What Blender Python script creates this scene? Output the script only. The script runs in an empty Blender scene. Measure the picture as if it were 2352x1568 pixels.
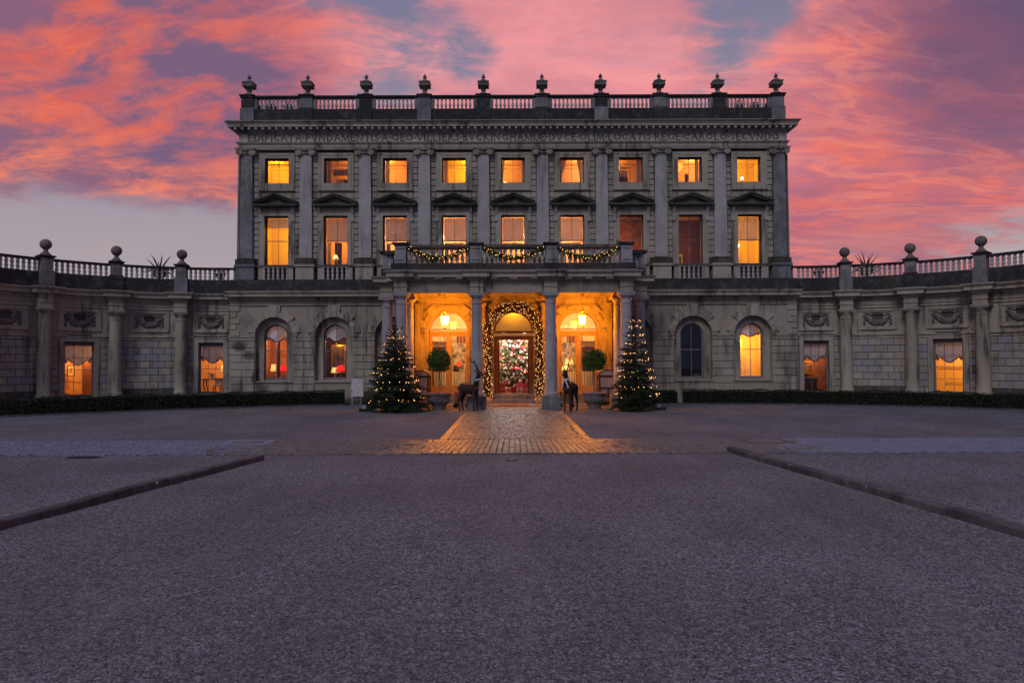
import bpy, bmesh, math, random
import numpy as np
from mathutils import Vector, Matrix

# ------------------------------------------------------------------ camera, sky, sun, exposure
scene = bpy.context.scene
COL = scene.collection
R = math.radians

cam_d = bpy.data.cameras.new('camera')
cam = bpy.data.objects.new('camera', cam_d)
COL.objects.link(cam)
cam_d.sensor_width = 36.0
cam_d.lens = 24.0
cam_d.clip_end = 3000
cam_d.clip_start = 0.1
cam.location = (-0.08, -35.2, 2.2)
cam.rotation_mode = 'QUATERNION'
cam.rotation_quaternion = (Matrix.Rotation(R(90 + 1.563), 3, 'X') @ Matrix.Rotation(R(-0.2), 3, 'Z')).to_quaternion()
scene.camera = cam

scene.view_settings.view_transform = 'Standard'
scene.view_settings.look = 'None'
scene.view_settings.exposure = 0.0
scene.view_settings.gamma = 1.0
scene.view_settings.use_curve_mapping = False
scene.render.engine = 'CYCLES'
scene.cycles.use_denoising = True
scene.cycles.max_bounces = 6
scene.cycles.diffuse_bounces = 3
scene.cycles.glossy_bounces = 3
scene.cycles.transmission_bounces = 4
scene.cycles.transparent_max_bounces = 16
scene.cycles.sample_clamp_indirect = 4.0
scene.cycles.caustics_reflective = False
scene.cycles.caustics_refractive = False

world = bpy.data.worlds.new('World')
scene.world = world
world.use_nodes = True
wt = world.node_tree
wt.nodes.clear()


class NT:
    """small helper for writing node trees"""
    def __init__(self, tree):
        self.t = tree

    def n(self, kind, **kw):
        nd = self.t.nodes.new(kind)
        for k, v in kw.items():
            setattr(nd, k, v)
        return nd

    def put(self, sock, v):
        if isinstance(v, bpy.types.NodeSocket):
            self.t.links.new(v, sock)
        else:
            if isinstance(v, (tuple, list)) and len(v) == 3 and sock.type == 'RGBA':
                v = (*v, 1.0)
            sock.default_value = v

    def math(self, op, a, b=0.0, c=0.0, clamp=False):
        nd = self.n('ShaderNodeMath', operation=op, use_clamp=clamp)
        self.put(nd.inputs[0], a)
        self.put(nd.inputs[1], b)
        self.put(nd.inputs[2], c)
        return nd.outputs[0]

    def vmath(self, op, a, b=(0, 0, 0)):
        nd = self.n('ShaderNodeVectorMath', operation=op)
        self.put(nd.inputs[0], a)
        self.put(nd.inputs[1], b)
        return nd.outputs['Value'] if op in ('DOT_PRODUCT', 'LENGTH') else nd.outputs[0]

    def mix(self, f, a, b, blend='MIX'):
        nd = self.n('ShaderNodeMix', data_type='RGBA', blend_type=blend)
        nd.clamp_factor = True
        self.put(nd.inputs[0], f)
        self.put(nd.inputs[6], a)
        self.put(nd.inputs[7], b)
        return nd.outputs[2]

    def noise(self, vec, scale, detail=4.0, rough=0.55, dist=0.0):
        nd = self.n('ShaderNodeTexNoise')
        if vec is not None:
            self.put(nd.inputs['Vector'], vec)
        nd.inputs['Scale'].default_value = scale
        nd.inputs['Detail'].default_value = detail
        nd.inputs['Roughness'].default_value = rough
        nd.inputs['Distortion'].default_value = dist
        return nd.outputs[0]

    def step(self, v, lo, hi, a=0.0, b=1.0, smooth=True):
        nd = self.n('ShaderNodeMapRange')
        nd.interpolation_type = 'SMOOTHSTEP' if smooth else 'LINEAR'
        self.put(nd.inputs[0], v)
        for i, x in enumerate((lo, hi, a, b)):
            nd.inputs[i + 1].default_value = x
        return nd.outputs[0]

    def mapping(self, vec, loc=(0, 0, 0), rot=(0, 0, 0), scale=(1, 1, 1)):
        nd = self.n('ShaderNodeMapping')
        self.put(nd.inputs[0], vec)
        nd.inputs[1].default_value = loc
        nd.inputs[2].default_value = rot
        nd.inputs[3].default_value = scale
        return nd.outputs[0]


SUN_EL, SUN_ROT = 2.0, 20.0
w = NT(wt)
tc = w.n('ShaderNodeTexCoord')
d = w.vmath('NORMALIZE', tc.outputs['Generated'])
sx = w.n('ShaderNodeSeparateXYZ')
w.put(sx.inputs[0], d)
dx, dy, dz = sx.outputs
el = w.math('MAXIMUM', dz, 0.0)
# flat cloud deck seen in perspective
den = w.math('ADD', el, 0.22)
cx = w.n('ShaderNodeCombineXYZ')
w.put(cx.inputs[0], w.math('DIVIDE', dx, den))
w.put(cx.inputs[1], w.math('DIVIDE', dy, den))
w.put(cx.inputs[2], w.math('MULTIPLY', el, 1.3))
p = cx.outputs[0]


def skydir(px, py):
    v = Vector((px - 1176, 1568, 827 - py))
    v.normalize()
    return tuple(v)


def blob(px, py, deg, soft=0.35):
    dt = w.vmath('DOT_PRODUCT', d, skydir(px, py))
    return w.step(dt, math.cos(R(deg)), math.cos(R(deg * soft)))


warp = w.n('ShaderNodeTexNoise')
w.put(warp.inputs['Vector'], p)
warp.inputs['Scale'].default_value = 1.1
warp.inputs['Detail'].default_value = 4
pw = w.vmath('ADD', p, w.vmath('MULTIPLY', w.vmath('SUBTRACT', warp.outputs['Color'], (0.5, 0.5, 0.5)), (0.42, 0.42, 0.3)))
n_big = w.noise(w.mapping(pw, loc=(3.1, 0.7, 0), rot=(0, 0, R(20))), 1.7, 12, 0.66, 0.1)
n_wis = w.noise(w.mapping(pw, loc=(1.3, 5.2, 1), rot=(0, 0, R(-28)), scale=(1.0, 2.4, 1.0)), 3.2, 13, 0.68, 0.3)
n_fil = w.noise(w.mapping(pw, loc=(4.3, 1.2, 3), rot=(0, 0, R(-35)), scale=(0.8, 2.6, 1.0)), 2.1, 9, 0.6, 0.5)
fil = w.step(w.math('ABSOLUTE', w.math('SUBTRACT', n_fil, 0.5)), 0.0, 0.055, 1, 0)
n_shd = w.noise(w.mapping(pw, loc=(7.3, 2.2, 2), rot=(0, 0, R(12)), scale=(1.0, 1.5, 1.0)), 3.0, 10, 0.66, 0.2)
cov = w.math('ADD', w.math('MULTIPLY', n_big, 0.9), w.math('MULTIPLY', n_wis, 0.35))
for (bx, by, dg, amt) in ((860, 95, 8.0, -0.13), (1085, 115, 3.0, -0.14), (1690, 30, 6.0, -0.19), (1560, 110, 4, 0.10),
                          (2340, 600, 8, -0.06), (60, 120, 16, 0.14), (330, 330, 14, 0.16), (1250, 150, 9, 0.06),
                          (1950, 420, 14, 0.16), (2080, 180, 9, 0.16), (1850, 520, 8, 0.12), (640, 250, 9, 0.10)):
    cov = w.math('ADD', cov, w.math('MULTIPLY', blob(bx, by, dg, 0.15), amt))
# open air low in the left half of the view, under the edge of the cloud
edge = w.math('ADD', el, w.math('MULTIPLY', w.math('SUBTRACT', n_big, 0.5), 0.10))
side = w.math('DIVIDE', dx, w.math('ADD', w.math('ABSOLUTE', dy), 0.3))
edge = w.math('ADD', edge, w.math('MULTIPLY', side, 0.035))
low = w.math('MULTIPLY', w.step(edge, 0.165, 0.205, 1, 0), w.step(side, -0.32, 0.05, 1, 0.12))
mask = w.step(w.math('ADD', cov, w.math('MULTIPLY', fil, 0.05)), 0.45, 0.66)
mask = w.math('MULTIPLY', mask, w.math('SUBTRACT', 1.0, w.math('MULTIPLY', low, 0.96)))
rim = w.math('MULTIPLY', w.step(edge, 0.165, 0.20), w.step(edge, 0.20, 0.30, 1, 0))
# clear air: pale at the horizon, slate blue higher up
air = w.mix(w.step(el, 0.02, 0.5), (0.45, 0.40, 0.43), (0.215, 0.205, 0.315))
air = w.mix(w.step(el, 0.42, 0.9), air, (0.13, 0.165, 0.30))
nish = w.n('ShaderNodeTexSky', sky_type='NISHITA')
nish.sun_disc = False
nish.sun_elevation = R(SUN_EL)
nish.sun_rotation = R(SUN_ROT)
air = w.mix(0.08, air, w.vmath('MULTIPLY', nish.outputs[0], (0.12, 0.12, 0.12)))
pink = w.mix(w.step(n_wis, 0.36, 0.64), (0.50, 0.185, 0.235), (0.92, 0.25, 0.195))
pink = w.mix(w.math('MULTIPLY', fil, 0.45), pink, (1.0, 0.35, 0.27))
pink = w.mix(w.math('MULTIPLY', blob(1240, 190, 24, 0.2), 0.66), pink, (0.88, 0.42, 0.46))
pink = w.mix(w.math('MULTIPLY', blob(20, 60, 26, 0.2), 0.55), pink, (0.76, 0.16, 0.10))
pink = w.mix(w.math('MULTIPLY', w.math('MULTIPLY', rim, w.step(side, -0.1, -0.35)), 0.8), pink, (0.92, 0.31, 0.21))
shade = w.math('MULTIPLY', w.step(n_shd, 0.37, 0.60), 0.9)
shade = w.math('MULTIPLY', shade, w.math('SUBTRACT', 1.0, w.math('MULTIPLY', blob(1240, 190, 22, 0.2), 0.7)))
shade = w.math('MULTIPLY', shade, w.math('SUBTRACT', 1.0, w.math('MULTIPLY', blob(2040, 300, 13, 0.2), 0.7)))
shade = w.math('ADD', shade, w.math('MULTIPLY', blob(2350, 90, 10, 0.1), 0.3), clamp=True)
shade = w.math('ADD', shade, w.math('MULTIPLY', blob(500, 170, 11, 0.1), 0.25), clamp=True)
cloud = w.mix(shade, pink, (0.20, 0.125, 0.21))
cloud = w.mix(w.math('MULTIPLY', blob(2352, 70, 10, 0.05), 0.62), cloud, (0.10, 0.075, 0.15))
skyc = w.mix(mask, air, cloud)
# the cloud thins out and the sky turns plain dusk blue behind the viewer
mask_fade = w.step(el, 0.48, 0.80)
skyc = w.mix(w.math('MULTIPLY', mask_fade, 0.88), skyc, (0.125, 0.16, 0.295))
back = w.step(dy, -0.75, 0.30)
skyc = w.mix(w.math('MULTIPLY', w.math('SUBTRACT', 1.0, back), 0.9), skyc, (0.135, 0.17, 0.285))
bg = w.n('ShaderNodeBackground')
hsv = w.n('ShaderNodeHueSaturation')
hsv.inputs['Saturation'].default_value = 1.09
w.put(hsv.inputs['Color'], skyc)
w.put(bg.inputs[0], hsv.outputs[0])
bg.inputs[1].default_value = 1.0
wo = w.n('ShaderNodeOutputWorld')
wt.links.new(bg.outputs[0], wo.inputs[0])

sun_d = bpy.data.lights.new('sun', 'SUN')
sun_d.energy = 0.95
sun_d.angle = R(22)
sun_d.color = (0.96, 0.92, 1.0)
sun = bpy.data.objects.new('sun', sun_d)
COL.objects.link(sun)
sun.rotation_euler = (R(48), 0, R(-24))

# ------------------------------------------------------------------ mesh helpers


class MB:
    def __init__(self, xf=None):
        self.v = []
        self.f = []
        self.xf = xf

    def add(self, pts, faces):
        b = len(self.v)
        if self.xf:
            pts = [self.xf(q) for q in pts]
        self.v.extend([tuple(q) for q in pts])
        self.f.extend([tuple(b + i for i in fc) for fc in faces])

    def hexa(self, p):       # 8 points: bottom ring 0-3, top ring 4-7
        self.add(p, [(0, 3, 2, 1), (4, 5, 6, 7), (0, 1, 5, 4), (1, 2, 6, 5), (2, 3, 7, 6), (3, 0, 4, 7)])
        return self

    def box(self, x0, x1, y0, y1, z0, z1):
        return self.hexa([(x0, y0, z0), (x1, y0, z0), (x1, y1, z0), (x0, y1, z0), (x0, y0, z1), (x1, y0, z1), (x1, y1, z1), (x0, y1, z1)])

    def blk(self, x0, x1, yf, yb, z0, z1, c=0.015):    # stone with chamfered face towards -y
        self.add([(x0 + c, yf, z0 + c), (x1 - c, yf, z0 + c), (x1 - c, yf, z1 - c), (x0 + c, yf, z1 - c),
                  (x0, yf + c, z0), (x1, yf + c, z0), (x1, yf + c, z1), (x0, yf + c, z1),
                  (x0, yb, z0), (x1, yb, z0), (x1, yb, z1), (x0, yb, z1)],
                 [(0, 1, 2, 3), (4, 5, 1, 0), (5, 6, 2, 1), (6, 7, 3, 2), (7, 4, 0, 3),
                  (8, 9, 5, 4), (9, 10, 6, 5), (10, 11, 7, 6), (11, 8, 4, 7)])
        return self

    def prof(self, pr, x0, x1):   # closed (y,z) profile pushed along x
        n = len(pr)
        self.add([(x0, y, z) for y, z in pr] + [(x1, y, z) for y, z in pr],
                 [(i, (i + 1) % n, n + (i + 1) % n, n + i) for i in range(n)] + [tuple(range(n))[::-1], tuple(range(n, 2 * n))])
        return self

    def sweep_u(self, pr, W, Y0, Yb):   # open (proj,z) profile round the front and two sides
        pts = []
        for pj, z in pr:
            pts += [(-W - pj, Yb, z), (-W - pj, Y0 - pj, z), (W + pj, Y0 - pj, z), (W + pj, Yb, z)]
        fc = []
        for i in range(len(pr) - 1):
            for k in range(3):
                fc.append((i * 4 + k, i * 4 + k + 1, (i + 1) * 4 + k + 1, (i + 1) * 4 + k))
        self.add(pts, fc)
        return self

    def lathe(self, pr, c=(0, 0, 0), n=16, ax='z', sq=None):
        pts = []
        for r, z in pr:
            for k in range(n):
                a = 2 * math.pi * (k + 0.5) / n
                x, y = r * math.cos(a), r * math.sin(a)
                pts.append((c[0] + x, c[1] + y, c[2] + z) if ax == 'z' else (c[0] + x, c[1] + z, c[2] + y))
        fc = []
        for i in range(len(pr) - 1):
            for k in range(n):
                fc.append((i * n + k, i * n + (k + 1) % n, (i + 1) * n + (k + 1) % n, (i + 1) * n + k))
        fc.append(tuple(range(n))[::-1])
        fc.append(tuple((len(pr) - 1) * n + k for k in range(n)))
        self.add(pts, fc)
        return self

    def tube(self, pts, rad, n=6, cap=True):
        pts = [Vector(q) for q in pts]
        if not isinstance(rad, (list, tuple)):
            rad = [rad] * len(pts)
        out = []
        for i, q in enumerate(pts):
            t = (pts[min(i + 1, len(pts) - 1)] - pts[max(i - 1, 0)])
            t = t.normalized() if t.length > 1e-9 else Vector((0, 0, 1))
            u = t.cross(Vector((0, 0, 1)) if abs(t.z) < 0.9 else Vector((1, 0, 0))).normalized()
            v = t.cross(u)
            for k in range(n):
                a = 2 * math.pi * k / n
                out.append(q + (u * math.cos(a) + v * math.sin(a)) * rad[i])
        fc = []
        for i in range(len(pts) - 1):
            for k in range(n):
                fc.append((i * n + k, i * n + (k + 1) % n, (i + 1) * n + (k + 1) % n, (i + 1) * n + k))
        if cap:
            fc.append(tuple(range(n))[::-1])
            fc.append(tuple((len(pts) - 1) * n + k for k in range(n)))
        self.add(out, fc)
        return self

    def ball(self, c, r, n=10, m=6):
        rx, ry, rz = (r, r, r) if not isinstance(r, (tuple, list)) else r
        pts = [(c[0], c[1], c[2] - rz)]
        for i in range(1, m):
            ph = -math.pi / 2 + math.pi * i / m
            for k in range(n):
                a = 2 * math.pi * k / n
                pts.append((c[0] + rx * math.cos(ph) * math.cos(a), c[1] + ry * math.cos(ph) * math.sin(a), c[2] + rz * math.sin(ph)))
        pts.append((c[0], c[1], c[2] + rz))
        fc = [(0, 1 + (k + 1) % n, 1 + k) for k in range(n)]
        for i in range(m - 2):
            for k in range(n):
                a = 1 + i * n
                fc.append((a + k, a + (k + 1) % n, a + n + (k + 1) % n, a + n + k))
        e = len(pts) - 1
        fc += [(e, e - n + k, e - n + (k + 1) % n) for k in range(n)]
        self.add(pts, fc)
        return self

    def arch_panel(self, xl, xr, cx, r, sp, zb, z0, z1, y, n=20):
        q = lambda a, b, c_, d_: self.add([(a, y, c_), (b, y, c_), (b, y, d_), (a, y, d_)], [(0, 1, 2, 3)])
        q(xl, cx - r, z0, z1)
        q(cx + r, xr, z0, z1)
        if zb > z0:
            q(cx - r, cx + r, z0, zb)
        for i in range(n):
            a0, a1 = math.pi * (1 - i / n), math.pi * (1 - (i + 1) / n)
            xa, za, xb, zb_ = cx + r * math.cos(a0), sp + r * math.sin(a0), cx + r * math.cos(a1), sp + r * math.sin(a1)
            self.add([(xa, y, za), (xb, y, zb_), (xb, y, z1), (xa, y, z1)], [(0, 1, 2, 3)])
        return self

    def arch_path(self, cx, r, sp, zb, n=20):
        return [(cx - r, zb)] + [(cx + r * math.cos(math.pi * (1 - i / n)), sp + r * math.sin(math.pi * (1 - i / n))) for i in range(n + 1)] + [(cx + r, zb)]

    def reveal(self, cx, r, sp, zb, y0, y1, sill=True, n=20):
        pa = self.arch_path(cx, r, sp, zb, n)
        m = len(pa)
        self.add([(x, y0, z) for x, z in pa] + [(x, y1, z) for x, z in pa],
                 [(i, i + 1, m + i + 1, m + i) for i in range(m - 1)] + ([(m - 1, 0, m, 2 * m - 1)] if sill else []))
        return self

    def ring(self, cx, ra, rb, sp, zb, y, n=20):
        a, b = self.arch_path(cx, ra, sp, zb, n), self.arch_path(cx, rb, sp, zb, n)
        m = len(a)
        self.add([(x, y, z) for x, z in a] + [(x, y, z) for x, z in b], [(i, i + 1, m + i + 1, m + i) for i in range(m - 1)])
        return self

    def ring3(self, cx, ra, rb, sp, zb, yf, yb, n=20):   # arch moulding with thickness
        self.ring(cx, ra, rb, sp, zb, yf, n)
        self.reveal(cx, ra, sp, zb, yf, yb, False, n)
        self.reveal(cx, rb, sp, zb, yf, yb, False, n)
        return self

    def wedge(self, cx, sp, ra, rb, a0, a1, yf, yb):   # one voussoir, angles in degrees
        pt = lambda r, a: (cx + r * math.cos(R(a)), sp + r * math.sin(R(a)))
        am = (a0 + a1) / 2
        ring = [pt(ra, a0), pt(rb, a0), pt(rb, am), pt(rb, a1), pt(ra, a1), pt(ra, am)]
        n = 6
        self.add([(x, yf, z) for x, z in ring] + [(x, yb, z) for x, z in ring],
                 [(0, 1, 2, 5), (5, 2, 3, 4)] + [(i, (i + 1) % n, n + (i + 1) % n, n + i) for i in range(n)])
        return self

    def mesh(self, name, smooth=False, fix=True):
        me = bpy.data.meshes.new(name)
        me.from_pydata(self.v, [], self.f)
        if fix:
            bm = bmesh.new()
            bm.from_mesh(me)
            bmesh.ops.recalc_face_normals(bm, faces=bm.faces)
            bm.to_mesh(me)
            bm.free()
        if smooth:
            me.shade_smooth()
            if smooth != 'all':
                me.set_sharp_from_angle(angle=R(40))
        return me

    def build(self, name, mat, parent=None, smooth=False, fix=True, loc=None, rz=0.0):
        return put(self.mesh(name, smooth, fix), name, mat, parent, loc, rz)


def put(me, name, mat=None, parent=None, loc=None, rz=0.0, sc=None):
    o = bpy.data.objects.new(name, me)
    COL.objects.link(o)
    if mat is not None and not me.materials:
        me.materials.append(mat)
    if parent is not None:
        o.parent = parent
    if loc is not None:
        o.location = loc
    if rz:
        o.rotation_euler = (0, 0, rz)
    if sc is not None:
        o.scale = (sc, sc, sc) if not isinstance(sc, (tuple, list)) else sc
    return o


def tag(o, label=None, cat=None, group=None, kind=None):
    for k, v in (('label', label), ('category', cat), ('group', group), ('kind', kind)):
        if v:
            o[k] = v
    return o


def thing(name, label, cat, loc=(0, 0, 0), rz=0.0, group=None):
    o = bpy.data.objects.new(name, None)
    COL.objects.link(o)
    o.empty_display_size = 0.2
    o.location = loc
    o.rotation_euler = (0, 0, rz)
    return tag(o, label, cat, group)


def rnd_mesh(name, verts, faces_per, nper):
    me = bpy.data.meshes.new(name)
    nv = len(verts)
    nf = nv // faces_per
    me.vertices.add(nv)
    me.vertices.foreach_set('co', np.asarray(verts, dtype=np.float32).ravel())
    me.loops.add(nv)
    me.loops.foreach_set('vertex_index', np.arange(nv, dtype=np.int32))
    me.polygons.add(nf)
    me.polygons.foreach_set('loop_start', np.arange(0, nv, faces_per, dtype=np.int32))
    me.update()
    me.validate()
    return me


# ------------------------------------------------------------------ materials
MATS = {}


def principled(name, rough=0.8, spec=0.3):
    m = bpy.data.materials.new(name)
    m.use_nodes = True
    t = NT(m.node_tree)
    b = m.node_tree.nodes['Principled BSDF']
    b.inputs['Roughness'].default_value = rough
    b.inputs['Specular IOR Level'].default_value = spec
    MATS[name] = m
    return m, t, b


def stone(name, c1, c2, big=0.9, fine=18.0, rough=0.85, bump=0.25, rnd=0.16, streak=0.0, dark=(0.03, 0.03, 0.028), moss=None, spec=0.25, coarse_dark=None):
    m, t, b = principled(name, rough, spec)
    co = t.n('ShaderNodeTexCoord').outputs['Object']
    geo = t.n('ShaderNodeNewGeometry').outputs['Position']
    info = t.n('ShaderNodeObjectInfo').outputs['Random']
    n1 = t.noise(geo, big, 6, 0.6, 0.3)
    col = t.mix(t.step(n1, 0.3, 0.7), c1, c2)
    n0 = t.noise(t.mapping(geo, loc=(5, 1, 2)), 0.33, 5, 0.7, 0.6)
    col = t.mix(t.step(n0, 0.42, 0.66, 0, 0.24), col, tuple(x * 0.5 for x in c2))
    n2 = t.noise(geo, fine, 5, 0.65)
    col = t.mix(t.step(n2, 0.25, 0.75, 0.0, 0.45), col, tuple(x * 0.72 for x in c1))
    if streak:
        ns = t.noise(t.mapping(geo, scale=(2.2, 2.2, 0.28)), 1.6, 6, 0.65, 0.4)
        nb = t.noise(t.mapping(geo, loc=(9, 2, 4)), 0.45, 3, 0.5)
        f = t.math('MULTIPLY', t.step(ns, 0.44, 0.68), t.step(nb, 0.36, 0.58))
        col = t.mix(t.math('MULTIPLY', f, streak), col, dark)
    if coarse_dark:
        nb = t.noise(t.mapping(geo, loc=(3, 7, 1)), 2.6, 6, 0.7, 0.5)
        col = t.mix(t.step(nb, 0.5, 0.68), col, coarse_dark)
    if moss:
        nm = t.noise(t.mapping(geo, loc=(1, 5, 8)), 1.1, 6, 0.65)
        col = t.mix(t.step(nm, 0.5, 0.7, 0, 0.6), col, moss)
    hv = t.n('ShaderNodeHueSaturation')
    t.put(hv.inputs['Value'], t.step(info, 0, 1, 1 - rnd, 1 + rnd, False))
    t.put(hv.inputs['Color'], col)
    t.put(b.inputs['Base Color'], hv.outputs[0])
    bp = t.n('ShaderNodeBump')
    bp.inputs['Strength'].default_value = bump
    bp.inputs['Distance'].default_value = 0.02
    t.put(bp.inputs['Height'], n2)
    t.put(b.inputs['Normal'], bp.outputs[0])
    return m


def add_stains(m, spots, dark=(0.03, 0.028, 0.026)):
    """old water stains with ragged outlines at given places on the wall"""
    t = NT(m.node_tree)
    b = m.node_tree.nodes['Principled BSDF']
    src = b.inputs['Base Color'].links[0].from_socket
    geo = t.n('ShaderNodeNewGeometry').outputs['Position']
    nz = t.noise(geo, 3.5, 6, 0.7)
    for (x, z, rx, rz, amt) in spots:
        q = t.vmath('MULTIPLY', t.vmath('SUBTRACT', geo, (x, -0.3, z)), (1 / rx, 0.25, 1 / rz))
        dd = t.math('ADD', t.vmath('LENGTH', q), t.math('MULTIPLY', t.math('SUBTRACT', nz, 0.5), 1.6))
        src = t.mix(t.step(dd, 0.35, 1.05, amt, 0.0), src, dark)
    t.put(b.inputs['Base Color'], src)


def tinted_stone(name, c1, c2, c3):
    m = stone(name, c1, c2, streak=0.8, rnd=0.12)
    t = NT(m.node_tree)
    b = m.node_tree.nodes['Principled BSDF']
    src = b.inputs['Base Color'].links[0].from_socket
    info = t.n('ShaderNodeObjectInfo').outputs['Random']
    r2 = t.math('FRACT', t.math('MULTIPLY', info, 17.31))
    t.put(b.inputs['Base Color'], t.mix(t.step(r2, 0.35, 1.0, 0, 0.75), src, c3))
    return m


def plain(name, c, rough=0.6, spec=0.3, var=0.15, scale=6.0, metal=0.0, bump=0.0, rnd=0.08):
    m, t, b = principled(name, rough, spec)
    geo = t.n('ShaderNodeNewGeometry').outputs['Position']
    n1 = t.noise(geo, scale, 5, 0.6)
    col = t.mix(t.step(n1, 0.3, 0.7), tuple(x * (1 - var) for x in c), tuple(min(1, x * (1 + var)) for x in c))
    info = t.n('ShaderNodeObjectInfo').outputs['Random']
    hv = t.n('ShaderNodeHueSaturation')
    t.put(hv.inputs['Value'], t.step(info, 0, 1, 1 - rnd, 1 + rnd, False))
    t.put(hv.inputs['Color'], col)
    t.put(b.inputs['Base Color'], hv.outputs[0])
    b.inputs['Metallic'].default_value = metal
    if bump:
        bp = t.n('ShaderNodeBump')
        bp.inputs['Strength'].default_value = bump
        bp.inputs['Distance'].default_value = 0.01
        t.put(bp.inputs['Height'], t.noise(geo, scale * 4, 4))
        t.put(b.inputs['Normal'], bp.outputs[0])
    return m


def glow(name, c, s, sampling='AUTO'):
    m = bpy.data.materials.new(name)
    m.use_nodes = True
    t = NT(m.node_tree)
    m.node_tree.nodes.clear()
    e = t.n('ShaderNodeEmission')
    e.inputs[0].default_value = (*c, 1)
    e.inputs[1].default_value = s
    o = t.n('ShaderNodeOutputMaterial')
    m.node_tree.links.new(e.outputs[0], o.inputs[0])
    try:
        m.cycles.emission_sampling = sampling
    except Exception:
        pass
    MATS[name] = m
    return m


def glass(name, tint=(1, 1, 1), refl=1.0):
    m = bpy.data.materials.new(name)
    m.use_nodes = True
    t = NT(m.node_tree)
    m.node_tree.nodes.clear()
    fr = t.n('ShaderNodeFresnel')
    fr.inputs[0].default_value = 1.45
    tr = t.n('ShaderNodeBsdfTransparent')
    tr.inputs[0].default_value = (*tint, 1)
    gl = t.n('ShaderNodeBsdfGlossy')
    gl.inputs['Roughness'].default_value = 0.02
    mx = t.n('ShaderNodeMixShader')
    t.put(mx.inputs[0], t.math('MULTIPLY', fr.outputs[0], refl, clamp=True))
    m.node_tree.links.new(tr.outputs[0], mx.inputs[1])
    m.node_tree.links.new(gl.outputs[0], mx.inputs[2])
    o = t.n('ShaderNodeOutputMaterial')
    m.node_tree.links.new(mx.outputs[0], o.inputs[0])
    MATS[name] = m
    return m


def cloth(name, c, trans=0.4, rough=0.9):
    m = bpy.data.materials.new(name)
    m.use_nodes = True
    t = NT(m.node_tree)
    m.node_tree.nodes.clear()
    geo = t.n('ShaderNodeNewGeometry').outputs['Position']
    n1 = t.noise(t.mapping(geo, scale=(9, 9, 0.8)), 2.0, 3)
    col = t.mix(t.step(n1, 0.3, 0.7), tuple(x * 0.8 for x in c), c)
    df = t.n('ShaderNodeBsdfDiffuse')
    t.put(df.inputs[0], col)
    tl = t.n('ShaderNodeBsdfTranslucent')
    t.put(tl.inputs[0], col)
    mx = t.n('ShaderNodeMixShader')
    mx.inputs[0].default_value = trans
    m.node_tree.links.new(df.outputs[0], mx.inputs[1])
    m.node_tree.links.new(tl.outputs[0], mx.inputs[2])
    o = t.n('ShaderNodeOutputMaterial')
    m.node_tree.links.new(mx.outputs[0], o.inputs[0])
    MATS[name] = m
    return m


STONE = stone('stone', (0.43, 0.38, 0.295), (0.34, 0.303, 0.24), streak=0.85, rnd=0.10)
RENDER_ST = stone('render_stone', (0.36, 0.315, 0.245), (0.265, 0.233, 0.188), streak=0.7)
PALE = stone('pale_stone', (0.44, 0.425, 0.405), (0.35, 0.34, 0.325), big=1.6, fine=9, streak=0.45, rnd=0.06)
JOINT = stone('joint', (0.09, 0.08, 0.066), (0.07, 0.064, 0.054), streak=0.3)
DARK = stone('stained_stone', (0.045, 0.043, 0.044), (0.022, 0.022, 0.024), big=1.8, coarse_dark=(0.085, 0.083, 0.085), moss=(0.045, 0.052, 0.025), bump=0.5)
add_stains(STONE, ((-14.0, 2.95, .5, .35, .8), (-13.5, 2.5, .45, .3, .75), (-13.2, 1.3, .22, .8, .8), (-13.0, .85, .35, .4, .7), (-7.65, 6.0, .5, .3, .4), (9.9, 5.6, .3, .25, .7), (-13.9, 14.05, .6, .3, .6), (-12.7, 13.95, .35, .2, .5), (13.95, 2.0, .4, .9, .35)))
add_stains(RENDER_ST, ((-12.9, .8, .5, .4, .7), (-9.4, 4.7, .6, .5, .35), (8.0, 4.6, .7, .5, .3), (-13.6, 4.2, .6, .6, .3)))
ASHLAR = tinted_stone('ashlar_stone', (0.43, 0.375, 0.30), (0.34, 0.30, 0.24), (0.25, 0.255, 0.275))
RELIEF = stone('relief_stone', (0.20, 0.18, 0.16), (0.12, 0.11, 0.10), big=3, rnd=0.03)
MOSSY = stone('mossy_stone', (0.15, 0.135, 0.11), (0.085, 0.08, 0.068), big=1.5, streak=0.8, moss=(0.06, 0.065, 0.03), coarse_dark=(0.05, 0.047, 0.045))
GREY = stone('grey_stone', (0.26, 0.25, 0.245), (0.15, 0.15, 0.155), big=2.0, streak=0.6, coarse_dark=(0.12, 0.12, 0.12))
BALUS = stone('baluster_stone', (0.50, 0.465, 0.42), (0.38, 0.355, 0.325), big=2.0, streak=0.5, rnd=0.14)
LETTER = stone('letter_stone', (0.13, 0.115, 0.095), (0.11, 0.10, 0.085), rnd=0.05)
FRIEZE = stone('frieze_stone', (0.52, 0.485, 0.41), (0.43, 0.40, 0.34), streak=0.25, rnd=0.0)
DULL = stone('dull_sett', (0.21, 0.195, 0.185), (0.12, 0.113, 0.11), big=5, fine=30, rough=0.9, rnd=0.3, spec=0.15)
GRANITE = stone('granite', (0.40, 0.39, 0.40), (0.31, 0.305, 0.32), big=2.2, fine=16, rough=0.75, streak=0.3, rnd=0.04)
WOODP = plain('painted_frame', (0.20, 0.165, 0.16), 0.5)
WOODD = plain('dark_wood', (0.06, 0.028, 0.014), 0.45, 0.4)
WOODM = plain('brown_wood', (0.20, 0.09, 0.035), 0.5)
CREAM = plain('cream_paint', (0.72, 0.60, 0.42), 0.6)
CREAMY = plain('yellow_wall', (0.78, 0.62, 0.30), 0.8, var=0.06, scale=0.8)
PEACH = plain('peach_wall', (0.72, 0.50, 0.30), 0.8, var=0.06, scale=0.8)
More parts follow.
